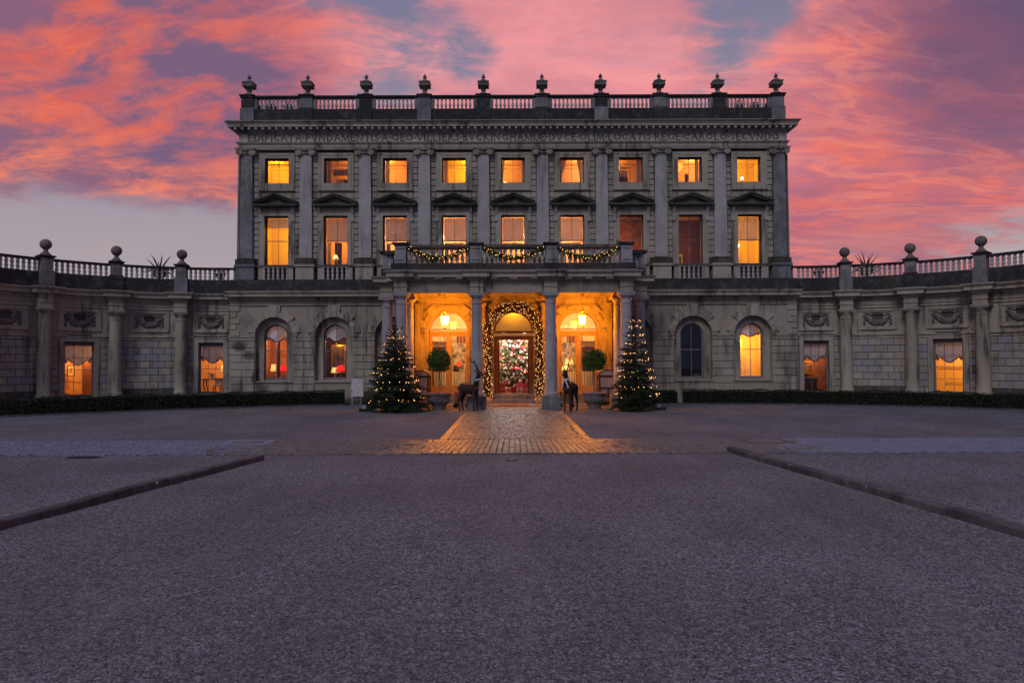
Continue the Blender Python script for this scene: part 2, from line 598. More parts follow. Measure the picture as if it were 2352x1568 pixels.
PLUM = plain('plum_wall', (0.22, 0.10, 0.11), 0.8, var=0.12, scale=0.9)
PANEL = plain('oak_panel', (0.26, 0.11, 0.045), 0.6, var=0.35, scale=2.5)
HALLW = plain('hall_wall', (0.74, 0.60, 0.38), 0.8, var=0.1, scale=0.8)
TAPE = plain('tapestry', (0.30, 0.26, 0.20), 0.95, var=0.75, scale=3.2)
FLOORM = plain('wood_floor', (0.22, 0.11, 0.05), 0.35)
GILT = plain('gilt', (0.75, 0.45, 0.12), 0.35, 0.5, metal=0.7)
BLACK = plain('black_metal', (0.02, 0.02, 0.022), 0.45)
BRASS = plain('aged_brass', (0.42, 0.27, 0.10), 0.4, metal=0.9)
BLIND = cloth('blind_cloth', (0.88, 0.82, 0.80), 0.5)
SWAG = cloth('swag_cloth', (0.80, 0.79, 0.80), 0.05)
CURT = cloth('curtain_cloth', (0.62, 0.52, 0.46), 0.3)
TRIM = plain('plum_trim', (0.10, 0.02, 0.025), 0.9)
PAPER = plain('white_paper', (0.75, 0.70, 0.62), 0.8)
PRINT = plain('sepia_print', (0.35, 0.25, 0.16), 0.8, var=0.6, scale=14)
LAND = plain('oil_painting', (0.16, 0.10, 0.05), 0.6, var=0.8, scale=5)
GLASS = glass('window_glass')
VOID = plain('dark_room', (0.02, 0.02, 0.024), 0.9)
SHADE_Y = cloth('lamp_shade_cream', (0.85, 0.72, 0.45), 0.6)
SHADE_R = cloth('lamp_shade_red', (0.75, 0.03, 0.02), 0.6)
BULB = glow('bulb_glow', (1.0, 0.50, 0.15), 5.5)
BULB_A = glow('arch_bulb_glow', (1.0, 0.52, 0.16), 4.8, 'NONE')
FLAME = glow('lamp_glow', (1.0, 0.75, 0.42), 9.0)


def lamp(name, loc, energy, color, radius=0.12):
    ld = bpy.data.lights.new(name, 'POINT')
    ld.energy = energy
    ld.color = color
    ld.shadow_soft_size = radius
    o = bpy.data.objects.new(name, ld)
    COL.objects.link(o)
    o.location = loc
    return o


ORANGE = (1.0, 0.43, 0.07)
YELLOW = (1.0, 0.44, 0.02)
WARMW = (1.0, 0.66, 0.36)
# ------------------------------------------------------------------ ground
rng = random.Random(7)
nrg = np.random.default_rng(11)


def gravel_mat():
    m, t, b = principled('gravel', 0.9, 0.2)
    geo = t.n('ShaderNodeNewGeometry').outputs['Position']
    vo = t.n('ShaderNodeTexVoronoi')
    vo.inputs['Scale'].default_value = 95
    t.put(vo.inputs['Vector'], geo)
    sp = t.n('ShaderNodeSeparateColor')
    t.put(sp.inputs[0], vo.outputs['Color'])
    v2 = t.n('ShaderNodeTexVoronoi')
    v2.inputs['Scale'].default_value = 52
    t.put(v2.inputs['Vector'], geo)
    s2 = t.n('ShaderNodeSeparateColor')
    t.put(s2.inputs[0], v2.outputs['Color'])
    big = t.noise(geo, 0.35, 5, 0.6)
    mid = t.noise(geo, 5.0, 5, 0.7)
    col = t.mix(sp.outputs[0], (0.015, 0.016, 0.021), (0.30, 0.315, 0.375))
    col = t.mix(t.step(s2.outputs[1], 0.55, 0.95, 0, 0.9), col, (0.03, 0.029, 0.034))
    col = t.mix(t.step(s2.outputs[0], 0.78, 0.99, 0, 0.85), col, (0.50, 0.48, 0.50))
    col = t.mix(t.step(mid, 0.40, 0.70, 0, 0.25), col, (0.12, 0.112, 0.11))
    col = t.mix(t.step(big, 0.38, 0.62, 0, 0.5), col, (0.085, 0.082, 0.085))
    trk = t.noise(t.mapping(geo, rot=(0, 0, R(11)), scale=(0.9, 0.16, 1)), 1.0, 5, 0.65, 1.2)
    col = t.mix(t.step(trk, 0.48, 0.68, 0, 0.22), col, (0.25, 0.24, 0.245))
    clump = t.noise(geo, 30.0, 5, 0.75)
    col = t.mix(t.step(clump, 0.52, 0.68, 0, 0.6), col, (0.035, 0.035, 0.042))
    grit = t.noise(t.mapping(geo, loc=(2, 9, 0)), 11.0, 9, 0.85)
    col = t.mix(t.step(grit, 0.50, 0.62, 0, 0.5), col, (0.03, 0.03, 0.036))
    col = t.mix(t.step(grit, 0.50, 0.40, 0, 0.35), col, (0.33, 0.32, 0.34))
    t.put(b.inputs['Base Color'], col)
    bp = t.n('ShaderNodeBump')
    bp.inputs['Strength'].default_value = 0.55
    bp.inputs['Distance'].default_value = 0.03
    t.put(bp.inputs['Height'], t.math('ADD', t.math('MULTIPLY', vo.outputs['Distance'], 0.5), t.math('ADD', t.math('MULTIPLY', clump, 0.6), t.math('MULTIPLY', t.noise(geo, 1.6, 4, 0.6), 5.0))))
    t.put(b.inputs['Normal'], bp.outputs[0])
    return m


GRAVEL = gravel_mat()
g = MB()
g.add([(-420, -120, 0), (420, -120, 0), (420, 500, 0), (-420, 500, 0)], [(0, 1, 2, 3)])
tag(g.build('ground', GRAVEL, fix=False), kind='structure')

# loose stones lying on the gravel near the viewer
PEB = stone('pebble', (0.34, 0.305, 0.29), (0.14, 0.125, 0.125), big=45, fine=90, rnd=0.0, bump=0.0)
N = 46000
yy = -31.6 + 13.0 * nrg.random(N) ** 1.7
hw = (yy + 35.2) * 0.80
xx = (nrg.random(N) * 2 - 1) * hw
nk = 5000        # some of it washed up against the raised edging
uk = nrg.random(nk)
xx[:nk // 2], yy[:nk // 2] = (-5.58 - 2.52 * uk - np.abs(nrg.normal(0, .07, nk)) * -1)[:nk // 2], (-20.0 - 13.2 * uk)[:nk // 2]
xx[nk // 2:nk], yy[nk // 2:nk] = (5.0 + 1.95 * uk - np.abs(nrg.normal(0, .07, nk)))[nk // 2:], (-18.94 - 13.46 * uk)[nk // 2:]
sz = 0.005 + 0.012 * nrg.random(N) ** 2.4
ang = nrg.random(N) * 6.283
oc = np.array([[1, 0, 0], [0, 1, 0], [-1, 0, 0], [0, -1, 0], [0, 0, .75], [0, 0, -.3]], dtype=float)
tri = [(0, 1, 4), (1, 2, 4), (2, 3, 4), (3, 0, 4)]
ca, sa = np.cos(ang), np.sin(ang)
st = 0.65 + 0.5 * nrg.random((N, 2))
vs = []
for q in oc:
    X = q[0] * st[:, 0] * sz
    Y = q[1] * st[:, 1] * sz
    vs.append(np.stack([xx + X * ca - Y * sa, yy + X * sa + Y * ca, np.full(N, 0.001) + np.maximum(q[2], -0.05) * sz], 1))
vs = np.stack(vs, 1)
allv = np.concatenate([vs[:, list(tr), :] for tr in tri], 1).reshape(-1, 3)
po = put(rnd_mesh('loose_gravel', allv, 3, 3), 'loose_gravel', PEB)
tag(po, 'loose grey gravel chips strewn over the forecourt', 'gravel', kind='stuff')

# cobbled path: straight walk from the portico and a band across the forecourt
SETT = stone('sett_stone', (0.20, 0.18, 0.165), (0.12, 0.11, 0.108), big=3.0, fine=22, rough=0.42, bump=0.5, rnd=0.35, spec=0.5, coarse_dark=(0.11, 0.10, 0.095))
SETT_SKY = stone('sky_tinted_sett_stone', (0.22, 0.265, 0.36), (0.14, 0.17, 0.24), big=3.0, fine=22, rough=0.6, bump=0.5, rnd=0.25, spec=0.3)  # sky reflection put into the blue base colour of the side setts
BED = plain('sett_bed', (0.06, 0.058, 0.045), 0.95, var=0.4, scale=12)
pb = MB()
pb.box(-2.12, 2.12, -16.32, -4.2, -0.1, 0.006)
pb.box(-30, 30, -19.17, -16.324, -0.1, 0.006)
path = pb.build('path', BED)
tag(path, kind='structure')
ap = MB()
for q in range(24):      # trodden earth apron in front of and under the portico, ragged front edge
    x0, x1 = -6.0 + q * .5, -5.5 + q * .5
    if -2.2 < x0 < 2.1 or -2.2 < x1 < 2.1:
        continue
    ap.box(x0, x1, -6.35 + .22 * math.sin(q * 1.7) - .1 * math.sin(q * 4.1), -.31, -.1, .003)
ap.box(-2.0, 2.0, -4.19, -.31, -.1, .003)
ap.build('portico_floor', plain('trodden_earth', (.17, .135, .095), .95, var=.5, scale=5, bump=.6), path)


def sett_mesh(name, hx, hy, h=0.032, c=0.014, wob=0.006, seed=0):
    r = random.Random(seed)
    j = lambda: r.uniform(-wob, wob)
    b = MB()
    base = [(-hx + j(), -hy + j(), -0.02), (hx + j(), -hy + j(), -0.02), (hx + j(), hy + j(), -0.02), (-hx + j(), hy + j(), -0.02)]
    mid = [(q[0], q[1], h - c) for q in base]
    top = [(q[0] * (1 - c / hx), q[1] * (1 - c / hy), h + r.uniform(-.004, .004)) for q in base]
    b.add(base + mid + top, [(0, 1, 5, 4), (1, 2, 6, 5), (2, 3, 7, 6), (3, 0, 4, 7), (4, 5, 9, 8), (5, 6, 10, 9), (6, 7, 11, 10), (7, 4, 8, 11), (8, 9, 10, 11)])
    return b


setts = []      # x, y, hx, hy
y = -4.3
row = 0
while y > -16.25:       # the walk: courses run across
    hy = rng.uniform(0.058, 0.07)
    x = -1.84 + (0.0 if row % 2 else -0.09)
    while x < 1.82:
        wd = rng.uniform(0.15, 0.24)
        setts.append((x + wd / 2, y - hy, min(wd, 1.86 - x) / 2 - 0.006, hy - 0.005, 0))
        x += wd
    y -= 2 * hy
    row += 1
y = -6.2
while y > -16.2:        # edging course
    ln = rng.uniform(0.26, 0.36)
    for s in (-1, 1):
        setts.append((s * 1.99, y - ln / 2, 0.10, ln / 2 - 0.006, 2))
    y -= ln
x = -16.0
col_i = 0
while x < 16.0:         # the band: courses run up and down it, gently bowed
    wd = rng.uniform(0.125, 0.16)
    y = -16.36
    while y > -19.15:
        ln = rng.uniform(0.17, 0.27)
        ln = min(ln, y + 19.2)
        if ln > 0.07:
            bow = 0.10 * math.sin((y + 17.7) * 1.05) * (1 if x < 0 else -1) * min(1, abs(x) / 3)
            setts.append((x + wd / 2 + bow, y - ln / 2, wd / 2 - 0.007, ln / 2 - 0.007, 1))
        y -= ln
    x += wd
    col_i += 1
near = sorted(range(len(setts)), key=lambda i: abs(setts[i][0]) * 0.55 + max(0, setts[i][1] + 19.2) * (1.0 if setts[i][4] == 1 else 2.2))
near = set(near[:300])
proto = [sett_mesh('sett', 1, 1, seed=i) for i in range(1)]
rest, restb, restd, pmesh = MB(), MB(), MB(), {}
for i, (x, y, hx, hy, k) in enumerate(setts):
    if hx < 0.02 or hy < 0.02:
        continue
    key = (round(hx, 2), round(hy, 2), i % 2)
    if i in near:
        if key not in pmesh:
            pmesh[key] = sett_mesh('sett', max(key[0], .03), max(key[1], .03), seed=i).mesh('sett')
        put(pmesh[key], 'sett', SETT, path, (x, y, 0.004 + rng.uniform(-.003, .004)), rng.uniform(-.03, .03))
    else:
        b = sett_mesh('sett', hx, hy, seed=i)
        dz = rng.uniform(-.004, .006)
        ax_ = abs(x) + rng.uniform(-.9, .9)
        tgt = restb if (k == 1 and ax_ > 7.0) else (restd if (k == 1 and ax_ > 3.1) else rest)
        tgt.add([(q[0] + x, q[1] + y, q[2] + 0.004 + dz) for q in b.v], b.f)
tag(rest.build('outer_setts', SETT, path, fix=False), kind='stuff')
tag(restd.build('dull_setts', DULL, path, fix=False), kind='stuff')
tag(restb.build('sky_tinted_setts', SETT_SKY, path, fix=False), kind='stuff')
# paving slabs under the portico
fl = {}
for s in range(-7, 7):
    for r_ in range(3):
        x0 = s * 0.74 + (0.37 if r_ % 2 else 0)
        put(fl.setdefault('m', MB().box(-0.36, 0.36, -0.36, 0.36, -0.02, 0.03).mesh('paving_slab')), 'paving_slab', GREY, path, (x0 + 0.37, -0.75 - 0.76 * r_, 0.0))

# raised edging either side of the forecourt
KERB = stone('kerb_stone', (0.13, 0.125, 0.135), (0.065, 0.062, 0.066), big=3, fine=25, streak=0.6, rnd=0.22, rough=0.85, spec=0.15)
for s, (ax, ay), (bx, by) in ((-1, (-5.58, -20.0), (-8.1, -33.2)), (1, (5.0, -18.94), (6.95, -32.4))):
    dvec = Vector((bx - ax, by - ay, 0))
    L = dvec.length
    k = thing('kerb', None, None, (ax, ay, 0), math.atan2(dvec.y, dvec.x))
    k['kind'] = 'structure'
    x = 0.0
    while x < L:
        ln = min(rng.uniform(0.55, 0.95), L - x + 0.2)
        m_ = MB()
        jy = rng.uniform(-.018, .018)
        o0 = -0.19 if s < 0 else 0.0
        y0, y1, zt = o0 + jy, o0 + 0.19 + jy, 0.13 + rng.uniform(-.010, .010)
        c = 0.02
        m_.add([(x + .01, y0, -0.05), (x + ln - .01, y0, -0.05), (x + ln - .01, y1, -0.05), (x + .01, y1, -0.05),
                (x + .006, y0, zt - c), (x + ln - .006, y0, zt - c), (x + ln - .006, y1, zt - c), (x + .006, y1, zt - c),
                (x + .016, y0 + c, zt), (x + ln - .016, y0 + c, zt), (x + ln - .016, y1 - c, zt), (x + .016, y1 - c, zt)],
               [(0, 1, 5, 4), (1, 2, 6, 5), (2, 3, 7, 6), (3, 0, 4, 7), (4, 5, 9, 8), (5, 6, 10, 9), (6, 7, 11, 10), (7, 4, 8, 11), (8, 9, 10, 11)])
        m_.build('kerb_stone', KERB, k)
        x += ln
    for q in ((3.4, 1.7) if s < 0 else (2.75, 5.05)):
        m_ = MB().box(q - 0.012, q + 0.012, o0 + 0.0, o0 + 0.19, 0.09, 0.122)
        m_.build('marker_strip', plain('pale_metal', (0.45, 0.48, 0.48), 0.4, 0.4), k)

# iron and stone covers let into the ground
IRON = plain('iron_cover', (0.05, 0.05, 0.055), 0.9, 0.08)
t = thing('drain_cover', 'dark iron drain grate beside the cobbled band near the left kerb', 'drain', (-9.9, -19.5, 0))
MB().box(-.35, .35, -.14, .14, 0.001, 0.012).build('frame', IRON, t)
for i in range(9):
    MB().box(-.31 + i * .07, -.27 + i * .07, -.11, .11, 0.012, 0.024).build('bar', IRON, t)
for (x, y, lab) in ((-7.1, -17.0, 'square stone framed manhole cover set in the left half of the cobbled band'), (6.6, -17.05, 'dark square manhole cover set in the right half of the cobbled band')):
    t = thing('manhole_cover', lab, 'manhole cover', (x, y, 0), 0.05, 'manhole covers in the cobbled band')
    MB().box(-.62, .62, -.5, .5, 0.0, 0.045).build('frame', SETT_SKY if x < 0 else DULL, t)
    MB().box(-.42, .42, -.3, .3, 0.02, 0.052).build('lid', GREY if x < 0 else DULL, t)
t = thing('ground_light', 'small square amber ground light in the gravel before the cobbled band', 'ground light', (-0.1, -20.15, 0))
MB().box(-.12, .12, -.09, .09, 0.0, 0.012).build('frame', IRON, t)
MB().box(-.05, .05, -.05, .05, 0.012, 0.02).build('lens', plain('amber_lens', (0.30, 0.13, 0.03), 0.6), t)

# ------------------------------------------------------------------ the mansion
HOUSE = thing('mansion', 'three storey stone mansion with pilasters, pedimented windows and roof balustrade', 'mansion')
BAY = 3.06
PIL = [(-4.5 + i) * BAY for i in range(10)]
WIN = [(-4 + i) * BAY for i in range(9)]

# upper wall with window openings
wl = MB()
hw = 0.62
ez = [6.33, 7.126, 9.69, 11.384, 12.69, 13.11]
for i, cx in enumerate(WIN):
    xl, xr = (cx - BAY / 2 if i else -14.2), (cx + BAY / 2 if i < 8 else 14.2)
    wl.box(xl, cx - hw, 0, 0.3, ez[0], ez[5])
    wl.box(cx + hw, xr, 0, 0.3, ez[0], ez[5])
    for a, b_ in ((0, 1), (2, 3), (4, 5)):
        wl.box(cx - hw, cx + hw, 0, 0.3, ez[a], ez[b_])
wl.build('wall', JOINT, HOUSE)
sd = MB()
for s in (-1, 1):
    sd.box(min(s * 14.2, s * 13.9), max(s * 14.2, s * 13.9), 0.302, 16, 0, 15.2)
sd.box(-13.9, 13.9, 15.7, 16, 0, 15.2)
sd.build('side_wall', STONE, HOUSE)
MB().box(-13.898, 13.898, 0.31, 15.69, 14.9, 15.1).build('roof', plain('lead_roof', (0.12, 0.12, 0.13), 0.7), HOUSE)

# ashlar blocks of the upper wall
CH = 0.316
for i, cx in enumerate(WIN):
    for s in (-1, 1):
        xa, xb = (cx - BAY / 2 + 0.325, cx - 0.93) if s < 0 else (cx + 0.93, cx + BAY / 2 - 0.325)
        for k in range(16):
            z = 7.44 + k * CH
            MB().blk(xa, xb, -0.035, 0.01, z + 0.019, z + CH - 0.019).build('stone_block', STONE, HOUSE, fix=False)
    for (z0, z1, cuts) in ((10.61, 10.905, (-.92, -.35, .42, .92)), (10.93, 11.055, (-.92, -.5, .1, .55, .92)), (10.24, 10.59, (-.92, 0, .92))):
        for a, b_ in zip(cuts[:-1], cuts[1:]):
            MB().blk(cx + a + 0.008, cx + b_ - 0.008, -0.035, 0.01, z0, z1).build('ashlar_block', STONE, HOUSE, fix=False)
hi = MB()
for i, cx in enumerate(WIN):
    for s in (-1, 1):
        xa, xb = (cx - BAY / 2 + 0.325, cx - 0.93) if s < 0 else (cx + 0.93, cx + BAY / 2 - 0.325)
        hi.blk(xa, xb, -0.035, 0.01, 12.51, 12.80)
        hi.blk(xa, xb, -0.035, 0.01, 12.825, 13.1)
tag(hi.build('upper_blocks', STONE, HOUSE, fix=False), kind='stuff')

# pilasters
cap = MB()
cap.box(-.34, .34, -.20, 0, -.02, .04)
for i in range(12):          # concave abacus
    a = -1 + 2 * i / 12
    b_ = -1 + 2 * (i + 1) / 12
    zz = lambda q: .335 - .05 * (1 - q * q)
    cap.hexa([(a * .5, -.36 - .06 * abs(a) ** 3, zz(a) - .07), (b_ * .5, -.36 - .06 * abs(b_) ** 3, zz(b_) - .07), (b_ * .5, 0, zz(b_) - .07), (a * .5, 0, zz(a) - .07),
              (a * .52, -.39 - .06 * abs(a) ** 3, zz(a)), (b_ * .52, -.39 - .06 * abs(b_) ** 3, zz(b_)), (b_ * .52, 0, zz(b_)), (a * .52, 0, zz(a))])
for s in (-1, 1):
    cap.lathe([(0.155, .0), (.16, -.34), (.115, -.345), (.115, -.325), (.09, -.325), (.09, -.35), (.045, -.35), (.045, -.33), (.025, -.36)], (s * .345, 0, .125), 14, 'y')
cap.box(-.33, .33, -.27, 0, .06, .2)
for k in range(7):
    cap.ball((-.2 + k * .066, -.275, .13), (.027, .02, .045), 6, 4)
for k in range(6):
    a = k * math.pi / 3
    cap.ball((.05 * math.cos(a), -.39, .25 + .05 * math.sin(a)), .035, 6, 4)
cap_me = cap.mesh('capital')
for i, x in enumerate(PIL):
    sh = MB()
    zs = [7.49, 9.2, 10.8, 12.82]
    ws = [.325, .322, .31, .29]
    for a in range(3):
        sh.hexa([(x - ws[a], -.18, zs[a]), (x + ws[a], -.18, zs[a]), (x + ws[a], 0, zs[a]), (x - ws[a], 0, zs[a]),
                 (x - ws[a + 1], -.18, zs[a + 1]), (x + ws[a + 1], -.18, zs[a + 1]), (x + ws[a + 1], 0, zs[a + 1]), (x - ws[a + 1], 0, zs[a + 1])])
    p_ = sh.build('pilaster', PALE if 0 < i < 9 else GREY, HOUSE)
    put(cap_me, 'capital', STONE, p_, (x, 0, 12.82))
    bs = MB()
    for (z0, z1, e) in ((7.13, 7.22, .47), (7.22, 7.28, .43), (7.28, 7.36, .455), (7.36, 7.41, .39), (7.41, 7.49, .42)):
        bs.box(x - e, x + e, -.18 - (e - .32), .0, z0, z1)
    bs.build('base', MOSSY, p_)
    pd = MB().box(x - .46, x + .46, -.33, 0, 6.33, 7.03)
    pd.box(x - .53, x + .53, -.40, 0, 7.03, 7.126)
    pd.build('pedestal', STONE if 0 < i < 9 else GREY, p_)
for s in (-1, 1):     # corner returns
    MB().hexa([(s * 14.2, .02, 7.49), (s * 14.32, .02, 7.49), (s * 14.32, .68, 7.49), (s * 14.2, .68, 7.49), (s * 14.2, .02, 12.82), (s * 14.28, .02, 12.82), (s * 14.28, .68, 12.82), (s * 14.2, .68, 12.82)]).build('corner_pilaster', GREY, HOUSE)
    MB().box(min(s * 14.2, s * 14.45), max(s * 14.2, s * 14.45), -.05, 8, 6.33, 7.12).build('corner_pedestal', GREY, HOUSE)
    MB().box(min(s * 14.2, s * 14.4), max(s * 14.2, s * 14.4), -.02, .75, 7.124, 7.46).build('corner_base', MOSSY, HOUSE)

# dado under the first floor windows
bal_me = MB().lathe([(.07, 0), (.07, .04), (.045, .06), (.05, .08), (.078, .17), (.07, .22), (.038, .33), (.036, .38), (.05, .42), (.05, .45), (.065, .47), (.065, .51)], n=10).mesh('baluster', True)
dbl_me = MB().lathe([(.075, 0), (.075, .05), (.045, .07), (.04, .10), (.066, .17), (.06, .22), (.04, .27), (.052, .285), (.052, .305), (.04, .32), (.06, .37), (.066, .42), (.04, .49), (.045, .52), (.075, .54), (.075, .59)], n=10).mesh('double_baluster', True)
for i, cx in enumerate(WIN):
    m_ = MB().box(cx - 1.07, cx + 1.07, -.20, -.005, 7.0, 7.124)
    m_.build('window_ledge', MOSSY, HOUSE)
    MB().box(cx - .9, cx - .64, -.17, -.005, 6.36, 7.0).build('dado_panel', STONE, HOUSE)
    MB().box(cx + .64, cx + .9, -.17, -.005, 6.36, 7.0).build('dado_panel', STONE, HOUSE)
    if i not in (3, 4, 5):
        for k in range(6):
            put(dbl_me, 'dado_baluster', BALUS, HOUSE, (cx - .60 + k * .24, -.14, 6.375), sc=(1.25, 1.1, 1.055))

# blocking course, cornice and frieze of the ground floor
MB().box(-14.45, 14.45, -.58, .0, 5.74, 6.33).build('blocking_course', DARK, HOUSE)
gc = MB().prof([(0, 5.31), (-.36, 5.31), (-.40, 5.36), (-.40, 5.40), (-.50, 5.45), (-.72, 5.46), (-.72, 5.58), (-.76, 5.60), (-.82, 5.70), (-.82, 5.735), (0, 5.735)], -14.62, 14.62)
gc.build('ground_cornice', STONE, HOUSE)
gf = MB().box(-14.5, 14.5, -.33, -.02, 5.075, 5.31)
gf.box(-14.52, 14.52, -.37, -.02, 5.03, 5.075)
gf.build('ground_frieze', RENDER_ST, HOUSE)

# main entablature
MB().sweep_u([(-.16, 13.108), (0.0, 13.108), (0.0, 13.20), (.02, 13.20), (.02, 13.36), (.035, 13.36), (.10, 13.45), (.10, 13.48), (-.02, 13.5), (-.16, 13.5)], 14.18, -.18, 15.9).build('architrave', STONE, HOUSE)
MB().sweep_u([(-.16, 13.502), (0, 13.502), (0, 13.93), (-.16, 13.93)], 14.18, -.18, 15.9).build('frieze', FRIEZE, HOUSE)
MB().sweep_u([(-.16, 13.932), (.03, 13.932), (.06, 13.98), (.10, 14.0), (.10, 14.05), (.17, 14.11), (.17, 14.17), (-.1, 14.17)], 14.18, -.18, 15.9).build('bed_mould', STONE, HOUSE)
MB().sweep_u([(-.1, 14.172), (.42, 14.172), (.42, 14.29), (.45, 14.30), (.45, 14.33), (.55, 14.42), (.55, 14.45), (-.3, 14.47)], 14.18, -.18, 15.9).build('cornice', STONE, HOUSE)
mod_me = MB().box(-.055, .055, 0, .26, 0, .12).mesh('modillion')
for i in range(82):
    put(mod_me, 'modillion', PALE, HOUSE, ((i - 40.5) * .351, -.57, 14.05))

# the carved inscription
TK, TN = 0.135, 0.075


def glyph(ch):
    S = []
    L_ = lambda x0, y0, x1, y1, w_=TK: S.append(('l', x0, y0, x1, y1, w_))
    A_ = lambda cx, cy, rx, ry, a0, a1, w_=TK: S.append(('a', cx, cy, rx, ry, a0, a1, w_))
    ser = lambda x, y_, h=.12: L_(x - h, y_, x + h, y_, .05)
    if ch == 'I':
        L_(.15, 0, .15, 1); ser(.15, .975); ser(.15, .025); wd = .30
    elif ch == 'L':
        L_(.15, 0, .15, 1); ser(.15, .975); L_(.06, .03, .6, .03, TN); L_(.6, 0, .63, .2, .05); wd = .66
    elif ch in 'EF':
        L_(.15, 0, .15, 1); L_(.06, .965, .6, .965, TN); L_(.6, 1, .62, .82, .05); L_(.15, .52, .5, .52, TN); L_(.5, .42, .5, .62, .05)
        if ch == 'E':
            L_(.06, .035, .62, .035, TN); L_(.62, 0, .66, .2, .05)
        else:
            ser(.15, .025)
        wd = .68
    elif ch == 'T':
        L_(.4, 0, .4, 1); L_(.04, .965, .76, .965, TN); L_(.04, 1, .03, .8, .05); L_(.76, 1, .77, .8, .05); ser(.4, .025); wd = .80
    elif ch == 'A':
        L_(.06, 0, .42, 1, TN); L_(.42, 1, .78, 0, TK); L_(.2, .36, .64, .36, TN); ser(.07, .025, .1); ser(.78, .025, .13); wd = .85
    elif ch == 'V':
        L_(.08, 1, .43, 0, TK); L_(.43, 0, .76, 1, TN); ser(.08, .975, .13); ser(.76, .975, .1); wd = .84
    elif ch == 'N':
        L_(.14, 0, .14, 1, TN); L_(.12, 1, .78, 0, TK); L_(.78, 0, .78, 1, TN); ser(.12, .025, .1); ser(.1, .975, .08); ser(.78, .975, .1); wd = .92
    elif ch == 'M':
        L_(.10, 0, .18, 1, TN); L_(.18, 1, .5, .05, TK); L_(.5, .05, .82, 1, TN); L_(.82, 1, .92, 0, TK); ser(.1, .025, .1); ser(.92, .025, .12); wd = 1.02
    elif ch == 'H':
        L_(.15, 0, .15, 1); L_(.75, 0, .75, 1); L_(.15, .52, .75, .52, TN)
        for x in (.15, .75):
            ser(x, .975); ser(x, .025)
        wd = .90
    elif ch == 'K':
        L_(.15, 0, .15, 1); L_(.15, .45, .68, 1, TN); L_(.32, .58, .74, 0, TK); ser(.15, .975); ser(.15, .025); ser(.68, .975, .1); ser(.74, .025, .12); wd = .84
    elif ch in 'BR':
        L_(.15, 0, .15, 1); A_(.38, .75, .22, .22, -90, 90); L_(.06, .97, .4, .97, TN); L_(.15, .53, .4, .53, TN)
        if ch == 'B':
            A_(.38, .27, .26, .24, -90, 90); L_(.06, .03, .4, .03, TN); wd = .68
        else:
            L_(.36, .52, .76, 0, TK); ser(.15, .025); ser(.76, .025, .1); wd = .80
    elif ch == 'D':
        L_(.15, 0, .15, 1); A_(.4, .5, .42, .465, -90, 90); L_(.06, .965, .42, .965, TN); L_(.06, .035, .42, .035, TN); wd = .88
    elif ch == 'O':
        A_(.48, .5, .42, .46, 0, 360); wd = .96
    elif ch in 'CG':
        A_(.48, .5, .42, .46, 42, 318); L_(.8, .95, .82, .72, .05)
        if ch == 'G':
            L_(.78, .1, .78, .45, TK); ser(.78, .45, .12); wd = .92
        else:
            wd = .84
    elif ch == 'S':
        A_(.3, .74, .2, .22, 30, 270, .11); A_(.3, .27, .22, .24, -150, 90, .13); L_(.5, .98, .5, .78, .05); L_(.06, .02, .06, .22, .05); wd = .58
    elif ch == 'Æ':
        L_(.05, 0, .62, 1, TN); L_(.66, 0, .66, 1); L_(.26, .36, .66, .36, TN); L_(.56, .965, 1.08, .965, TN); L_(1.08, 1, 1.1, .82, .05); L_(.66, .52, 1.0, .52, TN)
        L_(1.0, .42, 1.0, .62, .05); L_(.56, .035, 1.1, .035, TN); L_(1.1, 0, 1.14, .2, .05); ser(.06, .025, .1); wd = 1.16
    else:
        A_(.11, .48, .10, .10, 0, 360, .16); wd = .22
    return S, wd


def glyph_mesh(ch, h):
    S, wd = glyph(ch)
    b = MB()
    for i, s in enumerate(S):
        yf = -.028 - .0016 * i
        if s[0] == 'l':
            _, x0, y0, x1, y1, w_ = s
            dd = Vector((x1 - x0, y1 - y0))
            nn = Vector((-dd.y, dd.x)).normalized() * w_ / 2
            if abs(dd.y) > abs(dd.x) * .8:
                nn = Vector((-w_ / 2 * (1 if dd.y > 0 else -1), 0))
            q = [(x0 - nn.x, y0 - nn.y), (x1 - nn.x, y1 - nn.y), (x1 + nn.x, y1 + nn.y), (x0 + nn.x, y0 + nn.y)]
            b.hexa([(x * h, yf, z * h) for x, z in q] + [(x * h, 0.004, z * h) for x, z in q])
        else:
            _, cx, cy, rx, ry, a0, a1, w_ = s
            n = max(6, int(abs(a1 - a0) / 18))
            pts = []
            for k in range(n + 1):
                a = R(a0 + (a1 - a0) * k / n)
                wk = w_ * (.55 + .45 * abs(math.cos(a))) / 2
                for e in (-1, 1):
                    for yv in (yf, .004):
                        pts.append(((cx + (rx - w_ / 2 + e * wk) * math.cos(a)) * h, yv, (cy + (ry - w_ / 2 + e * wk) * math.sin(a)) * h))
            fc = []
            for k in range(n):
                o = 4 * k
                fc += [(o, o + 4, o + 6, o + 2), (o, o + 1, o + 5, o + 4), (o + 2, o + 6, o + 7, o + 3)]
            b.add(pts, fc)
    b.v = [(x * 1.2, y, z * 1.04) for x, y, z in b.v]
    return b.mesh('letter'), wd * 1.2


TEXT = 'EDIFICATA·FVNDAMENTIS·A·GEO·VILLIERS·BVCKINGHAMIÆ·DVCE·OLIM·LOCATIS·REGE·CAROLO·SECVNDO'
LH = 0.335
GL = {c: glyph_mesh(c, LH) for c in set(TEXT)}
tot = sum(GL[c][1] * LH for c in TEXT)
gap = (27.5 - tot) / (len(TEXT) - 1)
x = -13.72
for c in TEXT:
    put(GL[c][0], 'letter', LETTER, HOUSE, (x, -.178, 13.55))
    x += GL[c][1] * LH + gap

